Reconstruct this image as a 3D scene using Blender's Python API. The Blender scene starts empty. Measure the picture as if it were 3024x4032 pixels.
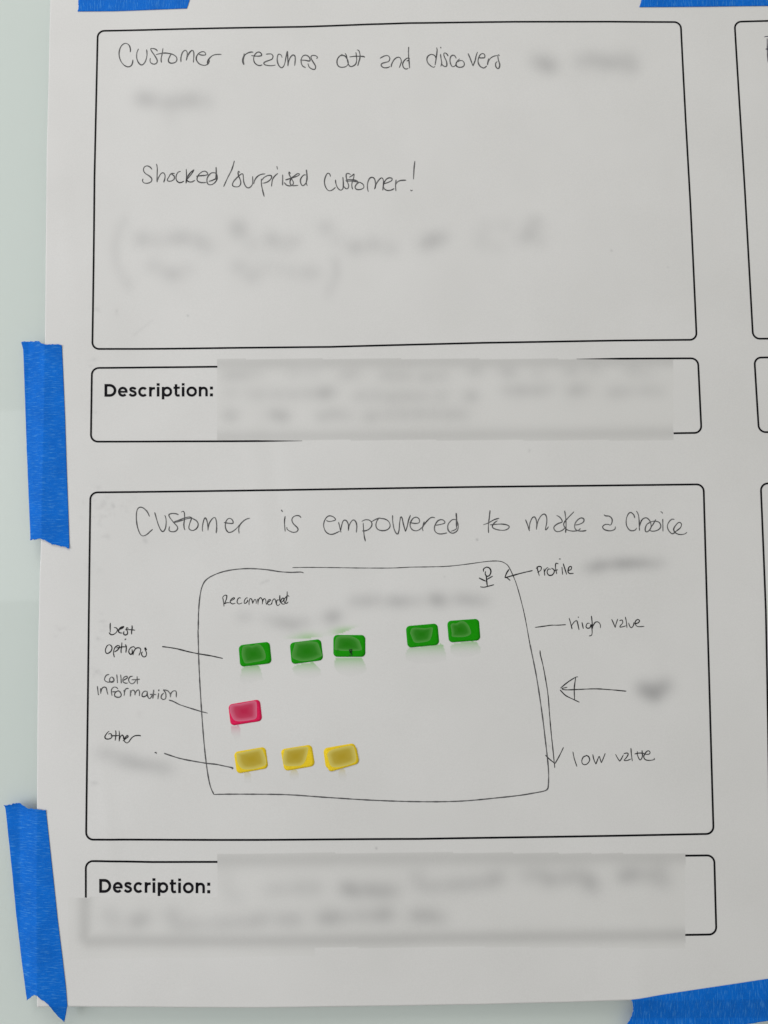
import bpy, math, random
import numpy as np
from mathutils import Matrix, Vector

# ---------------------------------------------------------------- camera, world, lights
scene = bpy.context.scene
COL = scene.collection
ZB = 1.45                      # height on the wall of the top left frame corner (metres)

cam_d = bpy.data.cameras.new("camera")
cam = bpy.data.objects.new("camera", cam_d); COL.objects.link(cam)
cam.matrix_world = Matrix([[0.999905, 0.012547, 0.005744, 0.184579], [0.006574, -0.067147, -0.997721, -0.456625], [-0.012133, 0.997664, -0.067223, 1.104614], [0.0, 0.0, 0.0, 1.0]])
cam_d.sensor_fit = 'VERTICAL'; cam_d.sensor_height = 36.0; cam_d.lens = 25.8929
cam_d.clip_start = 0.01; cam_d.clip_end = 50
scene.camera = cam

w = bpy.data.worlds.new("World"); scene.world = w; w.use_nodes = True
bg = w.node_tree.nodes['Background']
bg.inputs[0].default_value = (1.0, .987, 0.91, 1); bg.inputs[1].default_value = 0.345

def area(name, loc, target, sx, sy, power, col):
    l = bpy.data.lights.new(name, 'AREA'); l.shape = 'RECTANGLE'; l.size = sx; l.size_y = sy
    l.energy = power; l.color = col
    o = bpy.data.objects.new(name, l); COL.objects.link(o); o.location = loc
    o.rotation_euler = (Vector(target) - Vector(loc)).to_track_quat('-Z', 'Y').to_euler()
    return o
area("window_light", (-1.45, -1.1, 1.02), (0.0, 0, 1.0), 1.0, 1.3, 16.2, (0.95, 0.955, 1.01))
area("added_reflection_panel", (-1.5, -2.6, 1.36), (-1.5, 0, 1.36), 2.5, 0.8, 5.0, (0.96, 0.975, 1.0))  # unseen panel added so the glass mirrors a brighter step at the left
area("ceiling_light", (-0.25, -1.2, 3.0), (0.2, 0, 1.2), 1.2, 0.8, 16.0, (1.0, 0.975, 0.94))

scene.view_settings.view_transform = 'Standard'; scene.view_settings.look = 'None'
scene.view_settings.exposure = 0.06; scene.view_settings.gamma = 1.0
scene.cycles.max_bounces = 6

# ---------------------------------------------------------------- relief of the sheet (mm off the glass)
#RELIEF
CREASES = [(104, -300, 7, 60, .22), (116, -300, 5, 50, -.12), (14, -505, 5, 40, .2), (70, -560, 9, 40, -.15),
           (330, -600, 8, 20, .35), (318, -612, 14, 10, .25), (205, -40, 10, 60, .15), (360, -120, 12, 90, .12),
           (285, -330, 14, 60, .10), (-18, -130, 6, 70, .12), (15, -200, 9, 30, .1)]
def relief(u, v):
    h = 2.3 + 0.55*np.sin(u/61.0+.6)*np.sin(v/95.0+1.0) + 0.35*np.sin(u/33.0+v/70.0) + 0.25*np.sin(v/41.0-u/120.0+2.)
    h = h + 0.5*np.clip((u-20)/300.0, 0, 1)
    h = h + 1.5*np.exp(-((u+32)/42.0)**2)
    for (cu, cv, su, sv, a) in CREASES:
        h = h + a*np.exp(-((u-cu+0.12*(v-cv))/su)**2-((v-cv)/sv)**2)
    return h
#ENDRELIEF

LEFT = '-27.74,28.39 -29.16,24.09 -30.42,20.66 -30.50,-10.41 -30.60,-41.16 -30.89,-81.68 -30.34,-148.34 -29.58,-204.98 -29.27,-246.21 -29.25,-286.06 -29.38,-325.42 -29.97,-348.83 -30.37,-395.24 -29.85,-448.61 -29.41,-475.99 -26.73,-603.43 -26.76,-605.59'
BOT = '-26.76,-605.59 -18.63,-605.61 -9.12,-605.72 11.11,-606.56 56.24,-607.41 101.49,-607.73 146.57,-607.61 191.63,-607.76 236.74,-607.60 285.28,-606.54 324.42,-605.02 356.24,-605.17 404.62,-605.33 460.65,-605.07'
FRAME_W = 1.145
FRAMES = [
('printed_frame', 'tall printed frame at the top left', [('closed', '0.70,-0.85 68.89,-0.22 134.51,0.50 175.61,1.66 202.89,1.94 270.81,1.53 331.47,0.75 377.19,-0.41 377.80,-67.37 378.43,-121.12 378.85,-209.31 328.13,-209.21 244.97,-209.43 149.47,-210.67 85.45,-210.10 -0.20,-209.79 -0.13,-205.06 -0.40,-98.47 0.39,-31.22')]),
('printed_frame', 'shallow printed frame with broken outline above the lower drawing', [('open_fade_end', '78.42,-221.97 37.47,-221.79 -0.14,-221.98 0.06,-268.66 53.80,-268.96 131.60,-269.78'), ('open_fade_start', '303.40,-220.53 339.82,-220.80 379.19,-221.09 379.55,-268.00 362.23,-268.10')]),
('printed_frame', 'tall printed frame around the lower drawing', [('closed', '0.25,-300.42 133.00,-300.26 243.08,-300.00 379.48,-300.15 378.38,-376.94 377.58,-445.54 376.86,-510.30 314.65,-510.83 200.62,-511.74 101.63,-510.87 0.70,-509.76 0.48,-448.98 0.28,-372.49')]),
('printed_frame', 'shallow printed frame with broken outline at the bottom', [('open', '79.73,-523.42 40.65,-523.23 0.74,-522.20 1.05,-543.43'), ('open', '359.43,-522.82 376.70,-522.81 375.94,-568.25 357.53,-568.37')]),
('printed_frame', 'cut off printed frame at the upper right', [('closed', '411.60,-1.17 494.28,-1.04 489.76,-209.00 414.35,-208.97 413.33,-111.56')]),
('printed_frame', 'cut off shallow printed frame at the right', [('closed', '414.61,-220.93 489.46,-220.93 489.65,-267.74 415.24,-268.09')]),
('printed_frame', 'cut off printed frame at the lower right', [('closed', '414.72,-300.12 489.23,-299.61 481.00,-509.14 410.37,-509.99 413.89,-377.33')])]
WORDS = [
('handwritten_word', 'pencilled word Customer in the top frame', 'pencil', 0.673, '21.81,-15.36 21.89,-13.28 21.02,-10.72 19.00,-9.40 17.01,-10.07 15.38,-12.27 14.61,-15.74 15.00,-19.21 16.45,-22.36 18.46,-24.41 20.69,-25.18 22.46,-24.38 23.34,-22.54 23.54,-20.47|27.14,-13.13 26.09,-15.89 26.03,-19.36 26.89,-21.91 28.24,-23.64 29.44,-24.03 30.91,-22.90 32.09,-20.38 32.65,-17.16 32.40,-13.69|39.46,-15.06 38.42,-13.80 36.41,-13.16 34.99,-13.27 35.76,-15.14 37.78,-18.18 39.22,-20.97 39.05,-22.72 37.59,-23.62 35.81,-23.22 34.68,-21.81 34.76,-19.51|42.96,-13.05 42.45,-16.88 41.80,-20.10 41.99,-22.64|38.35,-17.26 42.23,-16.50 46.24,-16.39|42.67,-16.33 45.79,-16.48 49.36,-17.38 51.59,-19.13 51.96,-21.21 50.72,-22.80 48.27,-23.22 46.71,-22.27 46.61,-20.42 48.11,-17.21|54.59,-22.55 54.62,-19.41 55.59,-16.19 57.14,-14.74 58.26,-15.31 58.71,-17.63 58.01,-21.55|58.01,-21.55 59.16,-18.10 60.93,-15.35 62.26,-15.00 62.94,-17.24 62.64,-23.01|65.47,-16.90 67.38,-18.00 69.61,-18.17 70.63,-17.72 69.91,-16.18 68.27,-15.83 66.05,-16.91 64.59,-19.34 64.73,-21.66 66.51,-23.99 69.40,-25.05 71.18,-24.66 72.29,-23.84 72.86,-22.00 72.59,-21.08|71.71,-24.20 71.84,-22.22 73.17,-20.16 75.16,-18.43 77.83,-17.81 80.76,-17.84'),
('handwritten_word', 'pencilled word reaches', 'pencil', 0.673, '95.35,-17.22 95.26,-18.71 94.46,-21.02 94.46,-23.33 95.26,-24.96|95.26,-24.96 94.90,-21.95 95.48,-18.94 97.25,-17.24 99.70,-16.42 101.25,-16.57|99.92,-18.74 102.80,-19.13 105.24,-19.15 106.57,-18.69 106.35,-17.39 105.02,-16.45 103.47,-16.82 101.91,-18.75 101.47,-21.30 102.13,-23.62 103.90,-25.16 105.67,-25.50 107.00,-25.04|109.37,-17.87 112.56,-17.75 113.89,-19.06 113.44,-21.05 111.67,-21.97 109.23,-22.88 107.98,-23.89 108.78,-25.05 111.66,-25.63 113.88,-25.55 115.52,-25.23|119.79,-20.34 119.22,-18.62 117.67,-17.92 116.91,-19.07 116.63,-22.09 117.42,-25.10 119.19,-27.06 120.75,-26.05 121.64,-23.51 122.32,-19.80 123.22,-15.86|123.22,-15.86 123.43,-19.81 123.50,-26.06|123.50,-26.06 124.09,-22.59 125.43,-19.59 126.99,-18.53 128.09,-19.37 128.21,-22.15 127.84,-25.86|131.41,-21.94 134.74,-22.19 137.62,-22.58 137.41,-20.35 135.64,-18.86 133.65,-18.94 132.30,-20.78 132.07,-23.57 132.94,-25.89 134.93,-27.15|141.85,-21.08 142.65,-20.39 141.64,-19.22 139.64,-18.88 138.39,-19.66 138.96,-21.99 140.50,-24.55 141.37,-26.64 140.70,-28.25 138.92,-28.01 137.16,-26.61 136.41,-24.29'),
('handwritten_word', 'pencilled word out', 'pencil', 0.673, '158.71,-18.22 157.01,-19.50 155.44,-21.57 155.20,-24.35 156.29,-26.44 158.50,-27.07 160.95,-26.49 162.39,-24.65 161.97,-22.10 160.35,-19.54 158.57,-19.05 156.79,-19.50 155.44,-21.20|160.37,-17.59 161.24,-19.08 161.79,-22.10 162.39,-24.65|162.30,-24.88 163.62,-26.52 165.40,-26.31 167.19,-24.94 167.88,-22.17 167.69,-19.39 167.40,-16.98|168.08,-15.46 169.28,-15.94 170.01,-18.49 169.89,-21.27 169.20,-23.58 168.51,-26.21|163.23,-20.12 166.79,-19.75 170.35,-19.80 172.35,-20.01 173.15,-20.53'),
('handwritten_word', 'pencilled word and', 'pencil', 0.673, '182.87,-21.33 185.92,-19.76 188.14,-19.71 189.23,-21.35 188.54,-23.42 186.08,-24.20 183.99,-24.95 183.70,-26.33 185.15,-27.61 187.60,-27.70 189.38,-26.90|190.04,-27.38 190.52,-25.08 192.11,-22.35 194.13,-20.92 195.90,-21.29 196.67,-23.62 196.06,-25.91 195.28,-27.88|202.11,-22.00 200.56,-21.64 198.54,-23.21 197.48,-25.49 198.03,-27.81 199.57,-28.92 201.13,-28.35|201.55,-14.12 201.35,-19.12 201.64,-23.75 201.93,-28.47|201.20,-16.80 201.32,-17.82|200.09,-23.57 201.65,-23.05'),
('handwritten_word', 'pencilled word discovers', 'pencil', 0.673, '219.13,-22.64 218.28,-20.31 216.07,-19.35 213.83,-20.60 213.13,-22.77 213.76,-25.09 215.73,-27.20 217.49,-28.02 218.39,-27.25|219.57,-14.78 219.80,-16.87 219.39,-20.33 218.89,-23.56 218.31,-26.69|221.98,-19.23 222.24,-22.24 222.64,-25.02 222.02,-27.55|222.15,-14.47 222.31,-15.40|226.93,-20.72 226.06,-19.32 224.75,-18.46 224.07,-19.27 224.48,-21.36 225.54,-23.70 225.95,-25.79 225.70,-27.49 224.37,-27.60 223.05,-26.65 222.41,-25.25|232.09,-22.46 231.14,-20.68 229.82,-20.19 228.47,-21.22 227.99,-23.52 228.39,-26.07 229.46,-27.85 230.80,-27.60 231.92,-26.61|234.21,-22.73 232.63,-24.32 231.79,-26.38 232.56,-27.92 234.77,-28.43 236.78,-27.64 237.17,-25.80 236.18,-24.17 234.41,-23.89 232.84,-24.78|239.73,-19.25 241.29,-23.35 242.67,-27.77|242.67,-27.77 244.16,-24.11 244.89,-20.89 245.82,-18.36|246.19,-22.21 248.62,-22.45 250.31,-22.16 250.35,-20.31 249.13,-19.49 247.56,-20.25 246.31,-22.77 246.12,-25.54 247.40,-28.11 249.59,-29.22 251.16,-28.19 251.53,-27.74|252.82,-22.90 252.33,-25.21 252.07,-27.28|252.18,-26.13 253.48,-23.38 255.73,-21.67 258.40,-20.93|260.04,-21.20 259.30,-20.49 258.84,-21.40 259.21,-24.42 259.95,-27.22 259.32,-29.52 258.21,-29.59 257.27,-28.09 257.41,-26.01 258.40,-25.01'),
('handwritten_word', 'pencilled word Shocked', 'pencil', 0.673, '36.19,-93.34 35.08,-91.78 33.09,-90.93 31.32,-91.58 30.76,-93.61 31.79,-95.66 34.44,-97.51 36.08,-99.34 35.78,-101.15 33.80,-102.24 31.38,-102.12 30.18,-100.84 30.48,-99.26|39.05,-89.68 39.59,-92.40 39.52,-97.37 39.54,-101.75|39.53,-100.76 40.63,-98.29 42.17,-95.97 43.71,-95.73 44.60,-97.46 44.39,-99.94 43.73,-101.87|50.79,-96.14 48.36,-96.40 47.04,-98.41 46.07,-100.20 46.60,-101.11 48.81,-101.07 50.58,-99.61 50.35,-97.80 48.80,-96.73|54.68,-94.95 53.00,-95.37 51.81,-97.60 51.82,-100.31 53.24,-102.06 55.00,-102.18 56.77,-101.31|58.21,-93.44 58.35,-97.73 58.10,-102.79|63.30,-93.90 61.18,-95.53 59.19,-98.20 58.62,-99.55|63.30,-93.90 61.62,-96.67 59.20,-99.56 58.45,-100.54 59.86,-101.83 61.85,-101.96 63.75,-100.91|64.63,-98.31 67.81,-98.01 70.90,-97.76 72.00,-96.88 70.68,-95.27 68.69,-95.32 66.48,-96.99 65.16,-99.45 65.60,-101.49 67.81,-102.53 71.13,-102.51|77.08,-96.39 74.43,-96.34 72.22,-98.46 71.43,-101.16 72.23,-103.66 74.44,-104.02 76.64,-102.62 78.05,-100.16 77.74,-97.22|77.21,-92.59 77.43,-95.85 77.08,-100.82|77.43,-92.59 77.52,-95.85 77.39,-100.37|72.67,-101.86 74.88,-101.23 77.08,-100.14'),
('handwritten_word', 'pencilled slash and word surprised', 'pencil', 0.673, '89.07,-88.59 87.43,-94.22 84.79,-99.61 82.14,-105.53|92.59,-96.49 91.84,-95.52 91.40,-96.56 91.84,-98.83 92.94,-101.56 93.03,-104.05 91.62,-105.61 89.19,-105.66 87.87,-104.64 88.31,-102.61 90.30,-100.16 92.94,-97.72 94.48,-97.43 94.79,-100.24 95.14,-102.96 96.46,-105.79 98.22,-106.54 99.98,-105.31 100.77,-103.06 100.74,-98.98|101.30,-104.20 102.19,-101.27 103.95,-99.03 106.15,-97.84 108.79,-97.51|106.23,-100.65 106.36,-104.50 107.23,-109.05 108.11,-112.54|106.36,-102.01 107.91,-99.99 110.33,-98.67 112.53,-98.79 112.75,-100.29 110.98,-102.31 108.78,-103.41 107.02,-103.61|116.84,-97.31 114.95,-98.96 113.40,-101.44 112.73,-105.87|119.88,-98.21 119.87,-101.53 119.77,-105.29|116.20,-92.52 116.63,-94.76|124.98,-97.50 123.97,-96.49 124.19,-98.40 125.50,-100.92 126.72,-103.43 126.14,-105.15 124.16,-105.67 122.19,-104.96 120.87,-103.36|121.62,-101.78 126.38,-100.25 129.46,-99.15 130.69,-98.03 129.46,-97.65 127.26,-99.12 125.50,-100.46 124.61,-102.50 124.82,-104.54 126.36,-105.56 129.87,-105.38|134.74,-98.53 133.20,-98.74 131.43,-100.99 131.29,-103.49 132.29,-105.46 133.83,-105.11 135.15,-103.08|134.88,-95.11 135.39,-98.99 135.02,-103.54|135.06,-95.12 135.52,-100.81 134.93,-103.54 135.58,-105.82'),
('handwritten_word', 'pencilled word customer with exclamation mark', 'pencil', 0.673, '150.37,-99.84 149.95,-98.24 148.85,-97.55 147.52,-99.13 146.53,-102.76 147.04,-106.18 148.56,-108.70 150.31,-109.18 152.07,-108.29 153.53,-106.94|153.57,-101.93 153.86,-104.67 154.93,-107.41 156.68,-108.89 158.22,-107.91 158.56,-104.72 158.29,-100.16|163.27,-98.62 161.60,-97.83 160.50,-98.36 160.48,-100.64 161.33,-103.85 161.97,-106.13 161.30,-107.95 159.98,-107.84 159.11,-106.55|162.37,-100.44 164.23,-99.32 165.42,-98.33 165.09,-101.15 164.19,-103.88 163.95,-106.16 164.45,-108.44|159.94,-102.46 162.45,-101.90 165.08,-102.16 167.27,-103.01 168.35,-104.61|160.24,-103.15 163.32,-102.87 166.39,-103.36 168.14,-103.93|168.14,-103.93 166.81,-105.28 166.00,-107.09 167.00,-108.47 169.41,-108.59 171.53,-107.39 171.20,-105.33 169.46,-104.04 168.14,-103.70|174.45,-110.16 173.90,-107.65 174.07,-104.46 175.20,-101.51 176.96,-100.62 178.49,-101.78 179.03,-104.98 178.42,-108.53|178.64,-108.17 179.55,-104.99 181.79,-101.83 183.33,-101.16 184.19,-103.23 183.93,-106.42 183.67,-109.38|184.39,-105.06 187.03,-104.18 189.24,-103.07 189.70,-101.71 188.17,-101.10 186.18,-101.89 184.62,-104.15 184.14,-106.88 185.00,-108.71 186.97,-109.51 189.16,-109.23 190.93,-108.25|192.24,-102.44 191.84,-106.08 192.01,-109.95|191.93,-105.62 192.96,-104.04 194.96,-103.03 198.69,-102.86|204.37,-90.24 203.77,-95.34 203.31,-102.40|201.36,-109.29 201.79,-109.98 202.68,-109.45'),
('handwritten_word', 'pencilled word Customer in the lower frame', 'pencil', 0.621, '36.72,-315.81 35.27,-312.80 32.89,-310.49 30.76,-309.90 29.13,-311.31 28.56,-315.10 28.89,-319.85 29.88,-323.90 31.42,-326.99 33.07,-327.72 35.18,-326.80 37.28,-324.93 38.69,-323.66|39.86,-313.19 40.98,-317.14 42.20,-320.95 43.64,-324.05 45.07,-325.16 46.47,-323.38 47.00,-319.59 46.64,-316.26 46.02,-315.06|54.58,-314.92 53.01,-314.19 50.64,-314.02 48.66,-314.71 49.25,-316.53 51.64,-319.64 53.78,-322.04 54.03,-323.70 52.62,-325.11 50.50,-325.32 48.84,-324.45 49.05,-321.98|56.23,-313.28 57.50,-312.68 58.22,-314.02 58.34,-317.34 57.93,-320.66 58.19,-323.28 58.76,-324.37|51.40,-319.50 54.94,-318.16 58.71,-316.78 61.55,-316.29 63.07,-317.02|52.11,-319.65 55.89,-318.65 60.14,-317.27 62.98,-317.02|62.74,-317.16 61.58,-320.23 61.03,-323.07 62.08,-324.41 63.97,-324.63 66.09,-323.13 66.79,-320.77 65.59,-318.62 62.98,-317.16|69.51,-325.45 69.40,-322.70 70.10,-318.91 71.13,-316.93 72.23,-318.94 72.86,-322.74 72.87,-324.88|72.96,-323.22 73.89,-319.91 75.78,-317.32 77.20,-316.86 78.06,-319.48 78.26,-322.81 77.95,-326.60|82.81,-319.92 85.75,-320.53 88.36,-320.46 87.88,-318.42 86.22,-317.45 84.56,-318.37 83.62,-320.97 83.86,-323.82 85.29,-325.97 87.18,-326.00 89.55,-324.61 91.45,-322.73 92.16,-321.65|92.16,-326.87 91.92,-324.40 92.40,-322.03 94.30,-319.68 96.67,-318.05 98.91,-317.51'),
('handwritten_word', 'pencilled word is', 'pencil', 0.621, '120.69,-316.55 120.29,-319.83 120.45,-323.25 120.69,-326.15|118.26,-312.62 119.03,-313.83|118.43,-312.54 119.11,-313.83|130.57,-317.62 129.59,-316.54 127.67,-316.30 125.74,-317.13 124.88,-318.83 125.72,-321.19 128.06,-323.56 128.69,-325.06 127.62,-326.33 125.48,-326.60 123.13,-325.63 121.85,-324.55 121.77,-323.35'),
('handwritten_word', 'pencilled word empowered', 'pencil', 0.621, '146.23,-319.54 147.72,-320.20 150.28,-319.89 151.91,-319.19 150.73,-317.47 148.17,-316.71 146.24,-317.84 144.81,-320.59 144.62,-323.57 145.75,-326.35 147.66,-327.86 149.79,-328.19 152.35,-327.29 154.49,-326.25|153.77,-320.71 154.51,-323.70 155.25,-327.11|155.13,-325.84 155.58,-323.29 156.46,-320.32 157.74,-319.48 159.02,-320.35 159.85,-322.49 159.81,-326.11|159.95,-325.47 160.49,-322.50 162.00,-320.05 163.28,-319.47 164.55,-320.85 165.07,-323.63 164.70,-327.24|169.01,-321.34 169.19,-325.17 169.57,-329.42 170.25,-332.70|168.09,-320.47 170.31,-319.44 172.86,-319.77 174.33,-321.41 174.10,-323.53 172.37,-325.42 170.24,-326.25 168.32,-326.35|174.34,-320.64 176.70,-319.31 179.68,-318.37|178.58,-318.70 177.19,-321.02 176.90,-323.57 178.07,-325.50 180.40,-326.29 182.95,-326.07 184.88,-324.95 185.62,-323.05 184.72,-320.69 182.40,-319.17 179.43,-318.71|187.19,-316.90 187.27,-320.73 187.94,-324.99 189.09,-327.76 190.35,-328.42 191.16,-325.45 191.51,-321.63 192.19,-318.03 193.03,-318.68 193.83,-322.51 195.04,-327.12|195.04,-327.12 196.15,-323.82 197.05,-320.00 198.24,-316.91|197.67,-321.37 200.21,-322.04 202.75,-321.99 203.74,-321.15 203.43,-319.24 201.75,-318.28 199.83,-318.98 198.31,-321.30 197.97,-323.84 199.30,-325.98 201.41,-326.65 203.54,-326.04 205.26,-324.57|206.67,-321.06 205.91,-323.52 205.46,-325.21 205.86,-326.92|205.47,-325.00 206.56,-322.89 209.15,-319.95 211.30,-318.48 213.42,-318.81|213.85,-323.41 216.75,-322.89 219.31,-322.07 218.70,-320.49 216.80,-319.96 214.65,-321.08 212.99,-324.25 213.20,-327.01 214.95,-328.52 217.49,-328.76 220.56,-328.16|226.35,-320.16 224.23,-320.01 222.07,-321.81 221.05,-324.13 221.56,-326.90 223.65,-328.41 225.78,-327.80 227.30,-326.12 227.47,-323.36 226.97,-321.02|226.30,-315.99 226.57,-319.53 226.41,-323.35 226.66,-325.90|226.51,-315.99 226.76,-320.80 226.56,-324.63|223.03,-327.22 225.17,-326.52 226.67,-325.48'),
('handwritten_word', 'pencilled word to', 'pencil', 0.621, '247.38,-314.54 246.76,-319.35 246.15,-324.02 246.14,-328.56|243.06,-323.47 246.27,-322.32 249.71,-320.44 252.92,-319.55|247.01,-323.60 250.50,-323.30 254.32,-323.18 257.28,-323.64 258.96,-324.68 258.07,-326.20 255.51,-327.02 252.12,-326.72 249.38,-325.75 248.56,-324.47 249.66,-322.57 251.82,-320.98'),
('handwritten_word', 'pencilled word make', 'pencil', 0.621, '269.12,-320.59 270.43,-324.31 271.40,-327.72|271.35,-326.44 271.73,-323.05 273.09,-319.88 274.60,-318.96 275.62,-320.55 275.96,-323.53 275.66,-326.92|275.82,-325.65 276.87,-321.41 278.86,-318.25 280.80,-317.33 282.03,-318.92 282.15,-322.33 281.17,-327.07 282.25,-326.37 283.14,-325.10|288.34,-318.23 290.10,-319.23 291.53,-321.16 291.50,-322.44 289.13,-323.26 286.97,-324.72 286.42,-326.20 287.51,-327.92 289.42,-328.24 291.78,-327.33 293.09,-326.07|293.40,-315.35 293.91,-319.92 293.98,-324.59 293.56,-329.05|299.13,-316.02 296.50,-318.67 293.65,-321.61 292.52,-323.73 293.31,-325.86 294.96,-327.37 297.92,-328.04 300.47,-327.86 302.19,-327.24 302.64,-326.31|299.52,-324.36 302.29,-323.84 304.67,-322.60 305.14,-320.90 303.69,-319.95 301.32,-321.07 299.41,-323.81 299.46,-326.36 300.90,-327.78 303.86,-328.11 306.42,-327.72'),
('handwritten_word', 'pencilled single letter a', 'pencil', 0.621, '317.55,-318.08 318.50,-318.86 320.62,-319.09 322.27,-320.48 322.41,-322.61 321.50,-324.51 319.60,-324.14 317.69,-324.37 316.46,-325.72 317.39,-327.22 319.69,-328.01 322.23,-328.00 324.17,-326.88 324.22,-325.48'),
('handwritten_word', 'pencilled word Choice', 'pencil', 0.621, '336.46,-320.53 335.89,-318.52 334.25,-317.01 332.75,-317.63 331.38,-320.38 331.05,-323.78 331.62,-325.91 333.03,-327.84 334.92,-328.28 336.63,-327.67 337.30,-326.53|337.54,-316.07 338.65,-318.34 339.06,-322.18 339.02,-328.34|339.24,-325.58 340.42,-322.20 342.17,-320.60 344.07,-320.63 345.69,-322.48 346.24,-324.82 345.95,-326.94 344.20,-328.83 342.92,-328.94 342.56,-327.32 343.50,-324.78 345.46,-323.11|349.32,-321.46 347.52,-324.41 345.52,-327.36 346.11,-328.55 348.64,-328.58 351.21,-327.43 352.21,-325.53 351.36,-323.40 348.86,-322.52 346.31,-322.91 344.58,-323.95|353.56,-321.22 353.50,-324.91 353.39,-328.94|352.33,-316.73 353.21,-317.04 353.55,-317.98|360.73,-321.61 359.25,-321.46 357.51,-322.84 356.27,-325.37 356.68,-327.92 358.29,-330.06 359.75,-330.29 361.50,-328.83|361.50,-328.83 363.23,-327.58 364.33,-326.54 364.91,-324.63 363.82,-323.47 362.31,-324.17 360.32,-326.70 360.11,-328.60 361.65,-330.32 364.15,-330.99 366.70,-330.59 368.09,-329.55'),
('handwritten_word', 'pencilled word best beside the frame edge', 'pen', 0.638, '13.43,-380.81 13.35,-383.13 13.46,-386.62|12.74,-386.61 13.40,-387.55 14.58,-388.03 15.97,-387.58 17.35,-386.32 17.80,-384.82 17.09,-383.88 15.68,-383.63|17.57,-385.00 19.20,-384.84 20.83,-384.16 21.70,-383.24 21.05,-383.12 19.65,-383.68 18.74,-385.06 18.52,-386.22 19.46,-386.98 20.86,-387.00|19.08,-384.65 20.36,-384.15 21.52,-383.43|19.42,-384.14 20.59,-383.69 21.40,-383.24|24.45,-384.44 23.74,-383.85 23.21,-384.31 23.65,-385.59 24.08,-386.76 23.68,-387.92 22.75,-388.25 21.81,-387.89 21.56,-386.96 21.90,-386.03|26.65,-382.49 26.79,-384.24 26.46,-386.09 26.53,-387.95|22.47,-385.07 24.34,-385.02 26.45,-385.12 28.56,-385.47'),
('handwritten_word', 'pencilled word options', 'pen', 0.638, '12.98,-393.97 11.75,-394.60 10.84,-396.33 10.63,-397.94 11.35,-399.23 12.51,-399.13 13.89,-398.10 14.64,-396.38 14.20,-394.75 12.98,-393.97|19.09,-394.70 17.93,-394.68 16.54,-395.71 15.75,-397.55 15.61,-399.40 16.15,-401.67|19.09,-394.70 19.11,-395.97 17.96,-397.35 16.11,-398.48|20.63,-392.75 20.50,-395.07 20.18,-397.38 20.27,-399.23|17.36,-396.07 19.34,-395.75 21.20,-395.42 23.54,-395.52|22.70,-393.94 23.35,-395.33 23.32,-397.19 23.11,-398.99|22.36,-391.38 22.78,-390.69 23.29,-390.81|28.80,-396.33 27.86,-395.44 26.34,-395.84 25.08,-397.21 24.98,-398.83 25.93,-400.00 26.74,-399.78 27.08,-398.62 26.83,-397.00|27.45,-400.48 27.90,-398.40 29.16,-396.57 30.79,-396.08 32.08,-396.83 31.87,-398.91 31.08,-400.75|35.90,-397.46 34.88,-396.17 34.77,-396.87 35.49,-398.50 35.75,-400.12 35.06,-401.50 33.89,-401.60 32.83,-400.55 32.81,-399.16 33.27,-398.58'),
('handwritten_word', 'pencilled word collect', 'pencil', 0.638, '13.17,-411.97 11.50,-412.41 10.51,-413.97 10.43,-415.38 11.87,-416.49 14.08,-416.52 15.66,-415.92|14.83,-413.40 13.74,-414.17 13.38,-415.57 14.24,-416.68 15.51,-416.54 16.13,-415.45 15.63,-414.19 14.67,-413.46|17.76,-412.09 18.02,-414.69 18.27,-417.30|20.10,-412.12 20.39,-414.72 20.62,-417.39|21.51,-415.68 22.93,-415.07 24.19,-414.15 23.86,-413.26 22.60,-413.50 21.50,-414.89 21.68,-416.46 22.96,-417.32 24.55,-417.28|27.51,-413.31 26.08,-413.39 25.09,-414.78 25.23,-416.35 26.46,-417.62 27.72,-417.63 28.82,-416.70 29.44,-415.46|30.15,-413.34 30.24,-415.78 30.43,-418.04|26.81,-415.37 29.28,-415.30 31.82,-415.08'),
('handwritten_word', 'pencilled word information', 'pencil', 0.638, '6.06,-418.91 6.42,-421.73 6.77,-424.08 7.14,-423.99|7.97,-420.19 8.16,-422.07 8.18,-423.41|8.17,-422.69 8.77,-420.52 10.17,-419.53 11.45,-420.08 11.95,-422.12 12.55,-424.07|18.57,-420.80 17.61,-419.85 16.03,-419.67 14.78,-420.91 14.65,-422.78 15.05,-424.82|14.96,-422.47 17.65,-422.45|19.54,-422.06 17.96,-422.20 16.71,-423.43 16.73,-424.99 18.33,-425.79 20.06,-425.50 20.68,-424.26 19.86,-422.54 18.43,-421.64|22.13,-421.47 22.57,-423.19 22.37,-424.97|22.47,-423.19 23.17,-421.01 24.43,-420.50 25.07,-420.72|26.13,-421.61 26.28,-423.55 26.18,-425.42|26.22,-424.17 26.68,-422.31 27.62,-421.54 28.57,-422.02 29.07,-423.27 28.93,-424.67|29.07,-423.89 30.00,-422.03 31.11,-421.48 31.76,-422.68 31.69,-425.17|36.35,-422.42 34.77,-422.34 33.51,-423.63 33.37,-425.19 34.49,-425.61 35.91,-424.91 36.53,-423.67|36.42,-422.42 36.54,-424.60 37.36,-426.48 38.31,-426.65 39.09,-425.57 39.55,-424.32|40.41,-421.46 40.18,-424.02 39.90,-426.82|38.12,-424.25 40.18,-424.27 41.93,-424.44|43.35,-423.43 43.21,-425.30 43.01,-427.17|43.48,-421.40 43.50,-422.34|46.52,-423.47 45.27,-424.86 44.97,-426.41 46.25,-427.42 47.67,-426.75 47.87,-424.73 47.47,-423.17 46.19,-421.65|46.19,-421.65 48.09,-421.92 49.37,-422.56 50.34,-424.13|50.65,-423.36 50.61,-426.16|50.60,-424.76 51.59,-422.90 53.17,-422.23 54.13,-422.93 54.17,-426.20'),
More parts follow.
